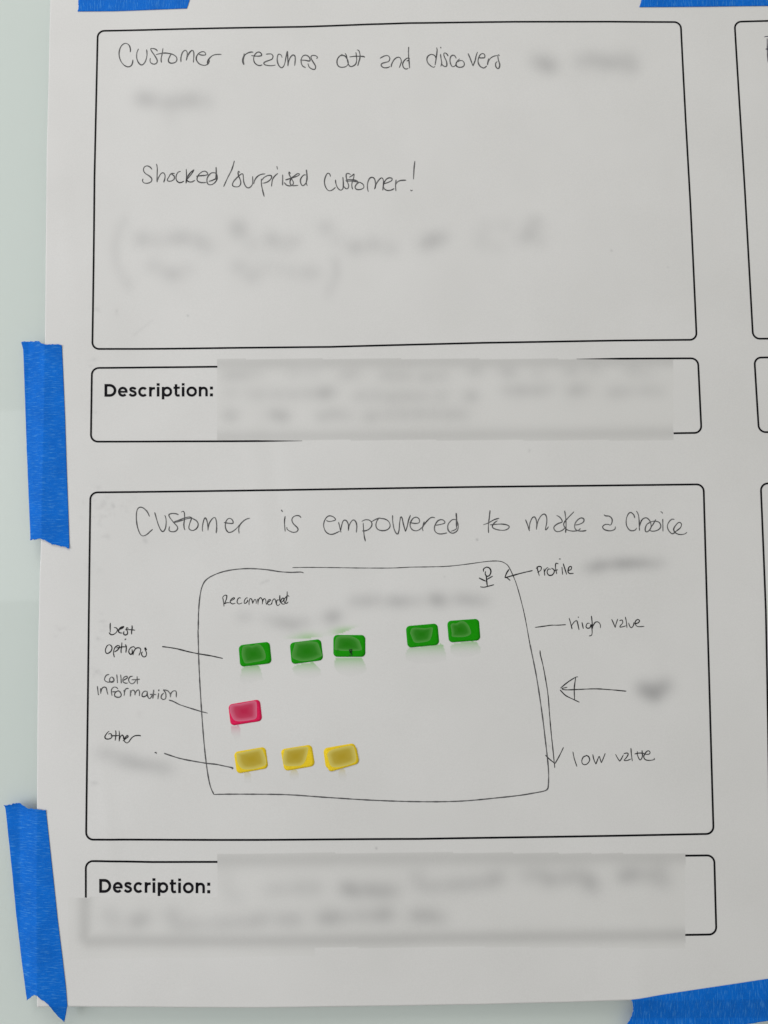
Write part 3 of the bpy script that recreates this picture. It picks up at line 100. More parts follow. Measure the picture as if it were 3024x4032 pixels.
DIRT = [(12.3, -311.1, 0.84, 0.57, 0.028), (-5.0, -315.6, 1.22, 0.95, 0.035), (4.5, -307.5, 0.63, 0.54, 0.035), (27.6, -304.2, 1.23, 0.97, 0.034), (7.1, -315.7, 1.16, 1.01, 0.065), (22.8, -312.6, 1.1, 0.79, 0.033), (7.9, -308.9, 1.35, 1.01, 0.05), (5.7, -320.0, 1.01, 1.02, 0.063), (2.2, -308.2, 1.03, 0.74, 0.032), (6.2, -318.0, 0.51, 0.5, 0.053), (9.7, -315.3, 0.91, 0.69, 0.07), (15.1, -314.0, 0.66, 0.87, 0.037), (2.4, -315.7, 0.77, 0.82, 0.066), (14.5, -309.8, 0.69, 0.95, 0.053), (12.6, -313.5, 0.64, 0.76, 0.027), (5.2, -297.4, 1.37, 0.93, 0.068), (19.5, -309.2, 1.38, 0.96, 0.043), (24.0, -306.0, 1.24, 0.65, 0.034), (7.1, -309.6, 0.83, 1.07, 0.04), (14.7, -308.7, 0.63, 0.96, 0.041), (10.8, -311.0, 1.39, 0.74, 0.034), (14.8, -309.3, 0.63, 0.9, 0.032), (22.4, -310.3, 0.7, 1.1, 0.031), (-4.0, -306.7, 0.86, 1.09, 0.046), (12.4, -314.3, 0.51, 0.73, 0.036), (25.3, -302.0, 0.94, 0.49, 0.036), (7.3, -308.3, 0.69, 1.02, 0.031), (13.9, -308.5, 1.0, 1.09, 0.043), (10.8, -303.5, 1.21, 0.94, 0.047), (9.0, -307.4, 1.29, 1.03, 0.067), (4.9, -310.1, 1.22, 0.87, 0.062), (2.7, -305.3, 1.12, 0.64, 0.067), (8.3, -305.8, 1.38, 1.07, 0.055), (13.6, -308.1, 0.59, 1.08, 0.055), (2.3, -185.1, 1.07, 0.83, 0.047), (2.4, -183.9, 0.47, 1.05, 0.02), (1.9, -183.8, 1.23, 0.96, 0.052), (-2.5, -183.1, 0.66, 0.89, 0.032), (3.8, -182.1, 0.91, 0.8, 0.021), (3.8, -185.3, 0.93, 1.01, 0.042), (14.9, -187.9, 1.19, 0.8, 0.031), (15.0, -184.8, 0.55, 0.81, 0.051), (14.6, -185.8, 0.69, 0.78, 0.082), (11.0, -327.1, 1.05, 1.03, 0.048), (8.3, -327.9, 1.2, 0.51, 0.065), (10.9, -327.9, 1.26, 0.74, 0.061), (11.8, -329.4, 0.64, 0.56, 0.047), (6.2, -389.9, 1.32, 0.92, 0.025), (6.6, -390.6, 0.93, 0.92, 0.047), (8.6, -385.5, 1.27, 0.69, 0.06), (10.0, -382.7, 1.11, 0.85, 0.039), (9.1, -379.8, 1.33, 0.66, 0.064), (7.8, -375.1, 0.89, 0.56, 0.06), (5.7, -390.3, 0.6, 0.52, 0.031), (7.7, -379.8, 1.32, 0.7, 0.051), (5.9, -390.3, 0.56, 0.72, 0.067), (8.6, -391.5, 0.78, 0.66, 0.026), (7.9, -411.7, 1.25, 0.97, 0.061), (5.1, -410.7, 1.02, 0.78, 0.051), (6.6, -409.7, 1.38, 0.54, 0.054), (3.0, -407.8, 1.05, 0.99, 0.039), (5.6, -410.1, 1.03, 1.03, 0.057), (3.8, -412.5, 0.78, 0.86, 0.07), (2.2, -344.8, 0.85, 0.98, 0.026), (-0.4, -346.3, 0.64, 0.81, 0.039), (-2.1, -344.7, 1.37, 0.86, 0.022), (6.8, -348.6, 1.4, 1.05, 0.037), (-0.5, -347.0, 0.71, 0.61, 0.047), (3.7, -343.8, 0.61, 0.62, 0.027), (-17.6, -384.3, 1.21, 0.9, 0.04), (-17.2, -384.3, 0.96, 0.57, 0.023), (-17.0, -384.9, 0.59, 0.51, 0.056), (-19.9, -388.4, 1.13, 0.93, 0.044), (-14.6, -383.5, 1.15, 0.82, 0.045), (-19.4, -382.3, 0.94, 0.57, 0.05), (5.5, -476.5, 0.63, 1.02, 0.037), (4.0, -477.6, 1.28, 0.68, 0.042), (5.8, -476.6, 1.3, 0.48, 0.068), (6.8, -477.0, 1.27, 0.99, 0.035), (4.2, -476.0, 1.15, 0.59, 0.062), (34.8, -330.8, 1.34, 1.06, 0.05), (34.0, -328.4, 1.02, 0.54, 0.063), (33.5, -330.1, 1.08, 1.03, 0.062), (34.5, -331.4, 0.71, 1.01, 0.066), (-0.9, -220.7, 1.06, 0.68, 0.075), (1.3, -216.4, 1.3, 0.88, 0.068), (-1.1, -217.1, 1.4, 0.69, 0.034), (31.3, -435.1, 0.98, 0.85, 0.022), (31.9, -436.9, 1.21, 1.04, 0.034), (34.9, -438.8, 1.25, 0.79, 0.015), (32.9, -435.1, 1.06, 0.48, 0.035), (2.8, -250.4, 0.61, 0.7, 0.033), (-1.7, -243.7, 0.75, 0.71, 0.026), (2.4, -250.3, 1.39, 0.94, 0.032), (-3.2, -254.3, 1.21, 0.91, 0.022), (-1.2, -250.1, 1.31, 1.05, 0.019), (-1.4, -246.3, 1.06, 1.0, 0.02), (-3.7, -247.9, 0.95, 0.49, 0.018), (-4.3, -323.3, 0.6, 0.95, 0.012), (0.7, -313.0, 0.56, 0.6, 0.027), (-7.0, -304.4, 0.94, 0.54, 0.016), (-15.6, -317.0, 0.63, 0.62, 0.025), (7.4, -321.5, 0.75, 0.83, 0.022), (-0.5, -312.2, 1.27, 0.58, 0.023), (5.8, -314.6, 0.64, 0.6, 0.011), (-3.9, -316.9, 1.4, 0.85, 0.017), (59.6, -188.9, 0.5, 0.5, 0.25), (239.0, -332.6, 0.5, 0.5, 0.35), (174.9, -516.9, 0.5, 0.5, 0.3), (272.7, -277.4, 0.5, 0.5, 0.12), (272.4, -278.4, 0.5, 0.5, 0.1), (327.4, -151.5, 0.5, 0.5, 0.2), (362.5, -162.7, 0.5, 0.5, 0.12), (218.6, -355.1, 0.5, 0.5, 0.12), (280.3, -457.7, 0.5, 0.5, 0.15), (86.2, -193.8, 0.5, 0.5, 0.0), (25.3, -201.4, 0.63, 0.47, 0.035), (26.0, -200.8, 0.63, 0.47, 0.035), (26.7, -200.2, 0.63, 0.47, 0.035), (27.4, -199.6, 0.63, 0.47, 0.035), (28.1, -199.1, 0.63, 0.47, 0.035), (28.8, -198.5, 0.63, 0.47, 0.035), (29.4, -197.9, 0.63, 0.47, 0.035), (30.1, -197.3, 0.63, 0.47, 0.035), (30.8, -196.7, 0.63, 0.47, 0.035), (31.5, -196.1, 0.63, 0.47, 0.035), (32.2, -195.6, 0.63, 0.47, 0.035), (32.9, -195.0, 0.63, 0.47, 0.035), (33.6, -194.4, 0.63, 0.47, 0.035), (34.3, -193.8, 0.63, 0.47, 0.035), (35.0, -193.2, 0.63, 0.47, 0.035), (35.7, -192.6, 0.63, 0.47, 0.035), (36.4, -192.1, 0.63, 0.47, 0.035), (37.1, -191.5, 0.63, 0.47, 0.035), (105.6, -358.0, 0.63, 0.47, 0.05), (106.2, -357.7, 0.63, 0.47, 0.05), (106.9, -357.4, 0.63, 0.47, 0.05), (107.5, -357.2, 0.63, 0.47, 0.05), (108.1, -356.9, 0.63, 0.47, 0.05), (108.7, -356.6, 0.63, 0.47, 0.05), (109.4, -356.3, 0.63, 0.47, 0.05), (110.0, -356.1, 0.63, 0.47, 0.05), (110.6, -355.8, 0.63, 0.47, 0.05)]
RECTS = ['78.41,-217.11 363.91,-221.42 362.06,-272.54 78.55,-268.64', '79.71,-518.47 359.49,-521.50 357.20,-575.88 137.76,-574.02 79.77,-573.40', '-9.50,-543.23 79.76,-544.16 79.77,-573.40 137.76,-574.02 137.73,-578.67 56.15,-578.68 -8.93,-578.91']
BANDS = [('78.41,-219.70 212.96,-221.15 363.88,-222.38', 3.45, 0.15), ('78.54,-266.72 212.20,-267.79 362.23,-268.10', 3.45, 0.14), ('79.72,-522.31 208.06,-523.27 359.42,-523.27', 3.76, 0.16), ('0.30,-543.42 0.61,-566.30 3.19,-568.69 71.26,-569.44 177.05,-569.91 357.52,-568.51', 3.14, 0.19)]
SHADOW_SMEARS = [((0.42, 0.76, 0.36), 0, '94.11,-409.25 95.80,-408.19 100.66,-407.65 104.61,-407.88 105.83,-411.19 107.05,-415.99 102.50,-417.13 95.23,-418.53 93.11,-417.61 93.27,-413.43'), ((0.42, 0.76, 0.36), 0, '124.65,-410.21 126.18,-408.13 131.65,-406.70 138.04,-406.17 140.76,-409.20 142.57,-411.01 142.25,-414.01 137.69,-415.75 131.62,-415.98 126.77,-413.83'), ((0.42, 0.76, 0.36), 0, '150.51,-405.70 151.43,-404.03 157.21,-403.37 167.54,-403.89 168.73,-406.49 170.21,-410.70 168.06,-413.07 160.15,-415.09 153.49,-413.53 151.08,-410.51'), ((0.42, 0.76, 0.36), 0, '193.92,-401.86 195.49,-398.27 203.38,-397.45 215.54,-395.89 217.04,-396.69 218.47,-401.50 219.00,-405.71 210.50,-407.42 199.60,-407.32 194.18,-404.87'), ((0.42, 0.76, 0.36), 0, '221.37,-398.53 222.20,-396.14 228.88,-395.01 234.96,-394.35 237.96,-395.41 239.71,-398.73 239.65,-401.73 233.56,-403.76 226.29,-403.98 221.49,-401.53'), ((0.95, 0.52, 0.62), 0, '87.48,-443.90 92.31,-443.37 93.53,-446.46 93.54,-449.41 91.14,-452.62 89.33,-451.13 87.80,-447.57'), ((0.9, 0.82, 0.46), 0, '95.60,-471.78 97.69,-470.34 99.62,-472.42 99.63,-477.39 95.73,-477.34'), ((0.9, 0.82, 0.46), 0, '123.13,-472.15 124.52,-470.12 126.92,-469.86 129.01,-472.82 128.71,-475.16 126.00,-476.59 123.31,-475.09'), ((0.9, 0.82, 0.46), 0, '152.31,-472.56 153.65,-469.93 155.16,-469.18 156.65,-470.85 157.34,-474.97 156.30,-477.31 153.00,-476.09')]
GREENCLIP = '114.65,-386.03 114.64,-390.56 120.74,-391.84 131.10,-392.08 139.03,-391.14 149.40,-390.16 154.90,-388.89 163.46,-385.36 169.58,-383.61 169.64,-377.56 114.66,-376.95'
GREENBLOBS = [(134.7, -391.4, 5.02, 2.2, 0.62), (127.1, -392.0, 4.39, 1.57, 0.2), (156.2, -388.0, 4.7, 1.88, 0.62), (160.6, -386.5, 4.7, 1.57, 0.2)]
STICKERS = [
('green', '91.99,-395.41 110.98,-393.35 112.32,-406.47 93.07,-408.40', '94.07,-398.14 94.85,-396.05 97.59,-395.36 100.63,-395.64 102.76,-394.76 104.89,-394.97 107.03,-397.10 108.55,-401.02 108.43,-403.73 106.73,-404.73 102.17,-405.57 96.40,-406.28 94.88,-404.16 93.95,-400.85', 'green rounded sticker above the red one, leftmost of the green row', 0.0),
('green', '123.29,-394.28 142.38,-392.08 143.82,-404.91 124.48,-407.22', '126.52,-394.31 133.84,-393.37 139.02,-393.85 140.84,-395.08 143.11,-401.72 143.23,-402.32 137.74,-404.66 132.27,-405.38 128.62,-404.98 124.67,-402.42', 'tilted green sticker with a wide faded patch, left of the one with a black mark', 0.0),
('green', '150.07,-389.81 169.63,-390.01 169.49,-403.19 149.98,-402.99', '150.69,-397.89 151.21,-393.08 152.75,-390.80 157.93,-390.43 161.89,-390.90 165.52,-392.92 166.71,-395.65 167.41,-398.66 165.76,-399.37 157.25,-399.46 151.17,-398.80', 'level green sticker with a small black mark on its lower edge', 0.0),
('green', '194.40,-384.89 213.81,-383.41 214.74,-396.36 195.37,-397.97', '196.95,-388.96 198.70,-385.96 205.99,-386.22 210.55,-385.78 210.83,-387.29 209.84,-391.80 207.68,-394.18 200.09,-394.89 198.01,-391.68', 'green sticker left in the separate pair under the stick figure side', 0.0),
('green', '219.66,-382.02 239.12,-380.85 239.81,-393.92 220.58,-395.10', '221.68,-384.70 222.73,-383.50 225.16,-383.53 227.92,-382.23 230.64,-382.69 233.01,-385.42 234.14,-389.65 231.38,-391.43 227.73,-391.87 222.59,-391.45 222.44,-389.52', 'green sticker farthest right and highest, nearest the stick figure', 0.0),
('red', '85.85,-430.96 105.07,-427.99 106.60,-440.83 87.48,-443.54', '86.65,-434.53 87.42,-431.27 93.46,-430.34 101.62,-428.96 103.14,-430.28 103.32,-433.55 103.03,-439.00 99.54,-440.32 93.50,-440.96 89.88,-440.38 88.06,-438.10', 'crimson rounded sticker alone between the green and yellow rows', 0.0),
('yellow', '89.36,-459.25 108.49,-456.20 110.30,-468.93 91.34,-471.96', '90.87,-459.98 97.78,-458.60 105.30,-457.34 107.10,-459.01 108.79,-463.74 108.61,-466.97 105.01,-468.38 100.81,-469.39 94.81,-469.13 91.79,-465.57', 'yellow sticker at the end of the line from the word Other', 0.0),
('yellow', '117.63,-457.98 136.42,-455.28 138.46,-467.96 120.02,-470.82', '120.04,-458.30 127.86,-456.93 133.88,-456.72 134.17,-459.37 132.34,-465.24 129.63,-467.55 124.22,-467.94 120.02,-467.12 119.13,-463.29', 'single yellow sticker in the middle of the yellow row', 0.0),
('yellow', '143.39,-457.73 162.69,-454.71 164.03,-466.23 145.00,-469.87', '', 'lower yellow sticker mostly hidden beneath another, at right of the yellow row', 0.0),
('yellow', '143.92,-459.21 163.22,-456.01 165.35,-466.72 146.67,-471.78', '145.78,-461.29 147.72,-458.96 153.75,-457.26 160.69,-456.16 162.47,-458.55 163.32,-464.75 160.89,-466.78 156.07,-468.20 150.66,-468.89 147.66,-467.50', 'upper yellow sticker stuck askew on another, dark faded patch in its middle', 0.22)]
MARK = '159.38,-398.88 161.51,-398.60|159.99,-398.59 160.16,-400.39 161.37,-401.31 161.18,-401.91 159.54,-402.07|161.15,-398.60 160.88,-401.12|159.98,-400.09 161.63,-399.51|152.63,-398.75 152.99,-399.12'
TAPES = [
('blue tape strip on the left margin at mid height, torn at both ends', True, '-46.02,-204.54 -44.31,-203.65 -39.45,-204.08 -33.69,-204.39 -31.61,-206.23 -29.58,-207.02 -26.85,-207.32 -23.47,-206.85 -19.40,-207.43 -18.86,-207.57', '-37.25,-329.29 -29.94,-328.92 -27.17,-329.43 -25.14,-330.66 -22.44,-332.37 -17.09,-333.31 -11.88,-334.85', '-46.02,-204.54 -45.03,-208.91 -44.30,-220.83 -43.18,-241.78 -41.50,-272.95 -39.45,-300.49 -37.25,-329.29', '-18.86,-207.57 -17.66,-225.69 -15.84,-255.41 -14.34,-286.19 -12.83,-314.66 -11.88,-334.85'),
('leaning blue tape strip over the lower left corner with a pointed torn end', True, '-50.66,-489.71 -49.65,-490.50 -46.02,-489.63 -45.04,-488.80 -41.39,-488.71 -39.07,-489.63 -35.53,-491.39 -28.95,-491.31 -25.98,-491.66 -23.54,-492.20', '-33.55,-602.77 -30.88,-600.23 -27.84,-598.45 -26.38,-598.90 -24.75,-600.48 -22.16,-602.08 -19.56,-604.30 -18.30,-605.94 -15.11,-611.31 -11.66,-616.13', '-50.66,-489.71 -49.95,-491.66 -47.71,-509.08 -44.77,-531.52 -41.95,-555.07 -38.79,-576.49 -34.56,-599.02 -33.55,-602.77', '-23.54,-492.20 -20.96,-511.78 -18.28,-532.09 -15.25,-556.07 -11.99,-578.68 -9.81,-594.93 -8.82,-605.51 -11.66,-616.13'),
('blue tape strip cut by the top edge above the left of the frame', False, '-12.34,12.34 11.29,12.30 58.36,13.47', '-15.47,42.90 9.55,42.81 56.22,43.03', '-12.34,12.34 -11.91,16.31 -12.13,20.11 -11.69,23.57 -13.04,31.30 -15.47,42.90', '58.36,13.47 59.98,18.64 60.28,22.63 59.12,29.99 56.22,43.03'),
('blue tape strip cut by the top edge at the right, above the gap between frames', False, '351.03,10.13 396.97,9.32 478.28,8.22', '354.80,39.29 399.26,38.66 481.44,37.66', '351.03,10.13 352.34,14.92 353.17,20.06 352.34,28.76 354.80,39.29', '478.28,8.22 479.37,22.35 481.44,37.66'),
('blue tape strip along the bottom edge at the lower right corner', False, '324.33,-604.81 345.00,-601.72 366.72,-598.76 386.29,-596.18 405.10,-593.61 444.30,-588.37', '319.80,-631.11 345.22,-627.64 367.02,-624.70 386.65,-621.95 405.49,-619.19 444.27,-613.38', '324.33,-604.81 325.20,-608.20 325.94,-612.34 324.59,-616.49 323.48,-618.66 321.60,-620.72 321.07,-625.58 319.80,-631.11', '444.30,-588.37 443.90,-602.57 444.27,-613.38')]
HEADS = [([[2.5683710877642776, 0.049901806364449935, 0.0008918682000380603, -4.938841180468501e-07], [-222.09830165116864, -0.0005360457127644608, -0.050658086223025964, 4.655358952683226e-08]], 0, 'bold printed word Description: in the upper shallow frame'), ([[3.78651603639454, 0.04895169914656916, 0.0006627303147163196, -4.106248276333768e-07], [-522.6071823183017, -0.0007946151707524811, -0.050617361989642964, -3.986809896691472e-08]], 0, 'bold printed word Description: in the bottom shallow frame')]

def pts(s):
    return np.array([[float(a) for a in q.split(',')] for q in s.split()])

def W(u, v, h):
    return np.stack([u/1000.0, -h/1000.0, v/1000.0+ZB], axis=-1)

LV = pts(LEFT)[::-1]; BV = pts(BOT)
def left_u(v):  return np.interp(v, LV[:,1], LV[:,0])
def bot_v(u):   return np.interp(u, BV[:,0], BV[:,1])
TOPV, RIGHTU = LV[-1,1], BV[-1,0]

# ---------------------------------------------------------------- materials
def mat(name, rough=0.6, spec=0.3):
    m = bpy.data.materials.new(name); m.use_nodes = True
    nt = m.node_tree; b = nt.nodes['Principled BSDF']
    b.inputs['Roughness'].default_value = rough
    b.inputs['Specular IOR Level'].default_value = spec
    return m, nt, b
def N(nt, t, **k):
    n = nt.nodes.new(t)
    for a, v in k.items(): setattr(n, a, v)
    return n
def ramp(nt, fac, stops):
    r = N(nt, 'ShaderNodeValToRGB'); nt.links.new(fac, r.inputs[0])
    while len(r.color_ramp.elements) < len(stops): r.color_ramp.elements.new(0.5)
    for e, (p, c) in zip(r.color_ramp.elements, stops):
        e.position = p; e.color = (c[0], c[1], c[2], 1)
    return r.outputs[0]
def noise(nt, vec, scale, detail=3, rough=.5):
    n = N(nt, 'ShaderNodeTexNoise'); n.inputs['Scale'].default_value = scale
    n.inputs['Detail'].default_value = detail; n.inputs['Roughness'].default_value = rough
    nt.links.new(vec, n.inputs['Vector']); return n.outputs['Fac']
def bump(nt, b, hgt, strength, dist):
    n = N(nt, 'ShaderNodeBump'); n.inputs['Strength'].default_value = strength
    n.inputs['Distance'].default_value = dist
    nt.links.new(hgt, n.inputs['Height']); nt.links.new(n.outputs[0], b.inputs['Normal'])
def mixc(nt, fac, a, b, mode='MIX'):
    n = N(nt, 'ShaderNodeMix', data_type='RGBA', blend_type=mode)
    for i, v in ((0, fac), (6, a), (7, b)):
        if isinstance(v, (int, float)): n.inputs[i].default_value = v
        elif isinstance(v, tuple): n.inputs[i].default_value = v
        else: nt.links.new(v, n.inputs[i])
    return n.outputs[2]

def lin(r, g, b):
    f = lambda c: (c/255/12.92 if c/255 <= .04045 else ((c/255+.055)/1.055)**2.4)
    return (f(r), f(g), f(b))

def paper_mat():
    m, nt, b = mat('white_paper', .62, .22)
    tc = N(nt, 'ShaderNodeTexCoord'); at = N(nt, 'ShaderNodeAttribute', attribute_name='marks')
    big = noise(nt, tc.outputs['Object'], 14, 3, .55)
    base = ramp(nt, big, [(.35, (.735, .735, .728)), (.65, (.765, .765, .76))])
    fine = noise(nt, tc.outputs['Object'], 1400, 2, .6)
    speck = ramp(nt, fine, [(.3, (.955, .955, .955)), (.7, (1, 1, 1))])
    c = mixc(nt, 1.0, base, speck, 'MULTIPLY')
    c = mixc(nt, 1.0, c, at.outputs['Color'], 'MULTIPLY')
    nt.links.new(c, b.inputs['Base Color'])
    bump(nt, b, noise(nt, tc.outputs['Object'], 900, 4, .6), .25, .0002)
    return m
def ink_mat(name, dark, light, lo, hi, rough=.5):
    m, nt, b = mat(name, rough, .06)
    tc = N(nt, 'ShaderNodeTexCoord')
    a = noise(nt, tc.outputs['Object'], 260, 2, .5); f = noise(nt, tc.outputs['Object'], 3200, 2, .7)
    mx = N(nt, 'ShaderNodeMath', operation='ADD'); nt.links.new(a, mx.inputs[0]); nt.links.new(f, mx.inputs[1])
    hv = N(nt, 'ShaderNodeMath', operation='MULTIPLY'); nt.links.new(mx.outputs[0], hv.inputs[0]); hv.inputs[1].default_value = .5
    nt.links.new(ramp(nt, hv.outputs[0], [(lo, dark), (hi, light)]), b.inputs['Base Color'])
    return m
MAT = {
 'paper': paper_mat(),
 'pencil': ink_mat('graphite', (.02, .02, .024), (.21, .21, .215), .36, .66, .42),
 'pencil_dark': ink_mat('dark_graphite', (.045, .045, .05), (.17, .17, .175), .36, .66, .42),
 'pen': ink_mat('black_pen_ink', (.008, .008, .01), (.06, .06, .064), .4, .68),
 'print': ink_mat('black_print', (.004, .004, .006), (.012, .012, .015), .4, .6),
 'blue_ink': ink_mat('blue_black_ink', (.010, .009, .03), (.05, .045, .09), .4, .6),
}
def sticker_mat(name, base):
    m, nt, b = mat(name, .6, .08)
    tc = N(nt, 'ShaderNodeTexCoord')
    f = noise(nt, tc.outputs['Object'], 1500, 3, .6)
    g = noise(nt, tc.outputs['Object'], 160, 2, .5)
    c = ramp(nt, f, [(.3, tuple(x*.86 for x in base)), (.7, tuple(min(1, x*1.12) for x in base))])
    c2 = ramp(nt, g, [(.3, (.92, .92, .92)), (.7, (1, 1, 1))])
    nt.links.new(mixc(nt, 1.0, c, c2, 'MULTIPLY'), b.inputs['Base Color'])
    bump(nt, b, f, .3, .0001)
    return m
def patch_mat(name, core, rim):
    m, nt, b = mat(name, .6, .06)
    at = N(nt, 'ShaderNodeAttribute', attribute_name='fade')
    nt.links.new(ramp(nt, at.outputs['Fac'], [(.15, core), (.62, tuple(c*.82+r*.18 for c, r in zip(core, rim))), (1, rim)]), b.inputs['Base Color'])
    return m
STC = {
 'green': (sticker_mat('green_card', (.010, .315, .0015)), patch_mat('green_faded', (.018, .215, .006), (.095, .345, .065))),
 'red': (sticker_mat('crimson_card', (.80, .016, .105)), patch_mat('crimson_faded', (.54, .026, .085), (.72, .17, .28))),
 'yellow': (sticker_mat('yellow_card', (.93, .66, .028)), patch_mat('yellow_faded', (.49, .36, .032), (.70, .61, .16))),
}
def tape_mat():
    m, nt, b = mat('blue_crepe_tape', .6, .08)
    uv = N(nt, 'ShaderNodeUVMap', uv_map='UVMap')
    mp = N(nt, 'ShaderNodeMapping'); nt.links.new(uv.outputs[0], mp.inputs['Vector'])
    mp.inputs['Scale'].default_value = (.17, 1.6, 1)
    mp2 = N(nt, 'ShaderNodeMapping'); nt.links.new(uv.outputs[0], mp2.inputs['Vector'])
    mp2.inputs['Scale'].default_value = (.8, 1.3, 1)
    st = noise(nt, mp.outputs[0], 1.0, 3, .6)
    gr = noise(nt, mp2.outputs[0], 1.5, 4, .7)
    big = noise(nt, uv.outputs[0], .06, 2, .5)
    base = ramp(nt, gr, [(.3, (.001, .118, .60)), (.7, (.004, .20, .78))])
    k = ramp(nt, st, [(.53, (0, 0, 0)), (.72, (.55, .55, .55))])
    c = mixc(nt, k, base, (.13, .44, .86, 1))
    c = mixc(nt, 1.0, c, ramp(nt, big, [(.3, (.80, .84, .86)), (.7, (1, 1, 1))]), 'MULTIPLY')
    nt.links.new(c, b.inputs['Base Color'])
    bump(nt, b, st, .5, .0004)
    return m
MAT['tape'] = tape_mat()
def glass_mat():
    m = bpy.data.materials.new('clear_green_glass'); m.use_nodes = True; nt = m.node_tree
    nt.nodes.remove(nt.nodes['Principled BSDF']); out = nt.nodes['Material Output']
    t = N(nt, 'ShaderNodeBsdfTransparent'); t.inputs[0].default_value = (.955, .985, .972, 1)
    g = N(nt, 'ShaderNodeBsdfGlossy'); g.inputs['Roughness'].default_value = .035
    lw = N(nt, 'ShaderNodeLayerWeight'); lw.inputs['Blend'].default_value = .5
    pw = N(nt, 'ShaderNodeMath', operation='POWER'); nt.links.new(lw.outputs['Facing'], pw.inputs[0]); pw.inputs[1].default_value = 5
    f = N(nt, 'ShaderNodeMath', operation='MULTIPLY_ADD'); nt.links.new(pw.outputs[0], f.inputs[0]); f.inputs[1].default_value = .94; f.inputs[2].default_value = .055
    mx = N(nt, 'ShaderNodeMixShader')
    nt.links.new(f.outputs[0], mx.inputs[0]); nt.links.new(t.outputs[0], mx.inputs[1]); nt.links.new(g.outputs[0], mx.inputs[2])
    nt.links.new(mx.outputs[0], out.inputs[0]); return m
MAT['glass'] = glass_mat()
m, nt, b = mat('white_back_paint', .7, .2)
tc = N(nt, 'ShaderNodeTexCoord')
nt.links.new(ramp(nt, noise(nt, tc.outputs['Object'], 3, 2, .5), [(.3, (.735, .765, .752)), (.7, (.755, .785, .772))]), b.inputs['Base Color'])
MAT['backing'] = m

# ---------------------------------------------------------------- mesh helpers
def mesh_obj(name, verts, faces, material, parent=None, smooth=True, uv=None, attr=None):
    me = bpy.data.meshes.new(name)
    verts = np.asarray(verts, dtype=np.float32)
    me.from_pydata([tuple(p) for p in verts.tolist()], [], [tuple(int(i) for i in f) for f in faces])
    if smooth: me.polygons.foreach_set('use_smooth', [True]*len(me.polygons))
    if uv is not None:
        l = me.uv_layers.new(name='UVMap'); idx = np.empty(len(me.loops), dtype=np.int32)
        me.loops.foreach_get('vertex_index', idx)
        l.data.foreach_set('uv', np.asarray(uv, dtype=np.float32)[idx].ravel())
    if attr is not None:
        a = me.attributes.new(attr[0], 'FLOAT', 'POINT'); a.data.foreach_set('value', np.asarray(attr[1], dtype=np.float32))
    me.materials.append(material); me.update()
    o = bpy.data.objects.new(name, me); COL.objects.link(o)
    if parent: o.parent = parent
    return o
def tag(o, **k):
    for a, v in k.items():
        if v: o[a] = v
    return o

def catmull(P, step=.7, smooth=True):
    P = np.asarray(P, float)
    if len(P) < 3 or not smooth:
        out = []
        for a, b in zip(P[:-1], P[1:]):
            n = max(1, int(np.linalg.norm(b-a)/step))
            for i in range(n): out.append(a+(b-a)*i/n)
        out.append(P[-1]); return np.array(out)
    Q = np.vstack([2*P[0]-P[1], P, 2*P[-1]-P[-2]]); out = []
    for i in range(1, len(Q)-2):
        p0, p1, p2, p3 = Q[i-1:i+3]
        n = max(2, int(np.linalg.norm(p2-p1)/step))
        for k in range(n):
            t = k/n
            out.append(.5*((2*p1)+(-p0+p2)*t+(2*p0-5*p1+4*p2-p3)*t*t+(-p0+3*p1-3*p2+p3)*t**3))
    out.append(P[-1]); return np.array(out)

class Ink:
    """collects flat ribbons that follow the sheet"""
    def __init__(s): s.v = []; s.f = []; s.k = 0; s.lift = .10
    def ribbon(s, P, width, taper=True, closed=False, rnd=None):
        P = np.asarray(P, float)
        d = np.gradient(P, axis=0)
        if closed: d = np.roll(P, -1, 0)-np.roll(P, 1, 0)
        d /= np.maximum(np.linalg.norm(d, axis=1, keepdims=True), 1e-6)
        nrm = np.stack([-d[:,1], d[:,0]], 1); n = len(P)
        wd = np.full(n, width*.5)
        if rnd is not None:
            t = np.arange(n)
            wd *= 1+.16*np.sin(t*.23+rnd*6)+.10*np.sin(t*.61+rnd*17)
        if taper and n > 4:
            e = np.minimum(np.arange(n), np.arange(n)[::-1]); wd *= np.clip(.62+.2*e, 0, 1)
        h = relief(P[:,0], P[:,1])+s.lift+.0035*(s.k % 20); s.k += 1
        A = P+nrm*wd[:,None]; Bb = P-nrm*wd[:,None]
        base = len(s.v)
        s.v += W(A[:,0], A[:,1], h).tolist()+W(Bb[:,0], Bb[:,1], h).tolist()
        for i in range(n-1+(1 if closed else 0)):
            j = (i+1) % n
            s.f.append((base+i, base+n+i, base+n+j, base+j))
    def poly(s, P):
        P = np.asarray(P, float); h = relief(P[:,0], P[:,1])+s.lift+.0035*(s.k % 20); s.k += 1
        b = len(s.v); s.v += W(P[:,0], P[:,1], h).tolist(); s.f.append(tuple(range(b+len(P)-1, b-1, -1)))
    def build(s, name, m, parent, label=None):
        return tag(mesh_obj(name, s.v, s.f, m, parent, smooth=False), label=label)

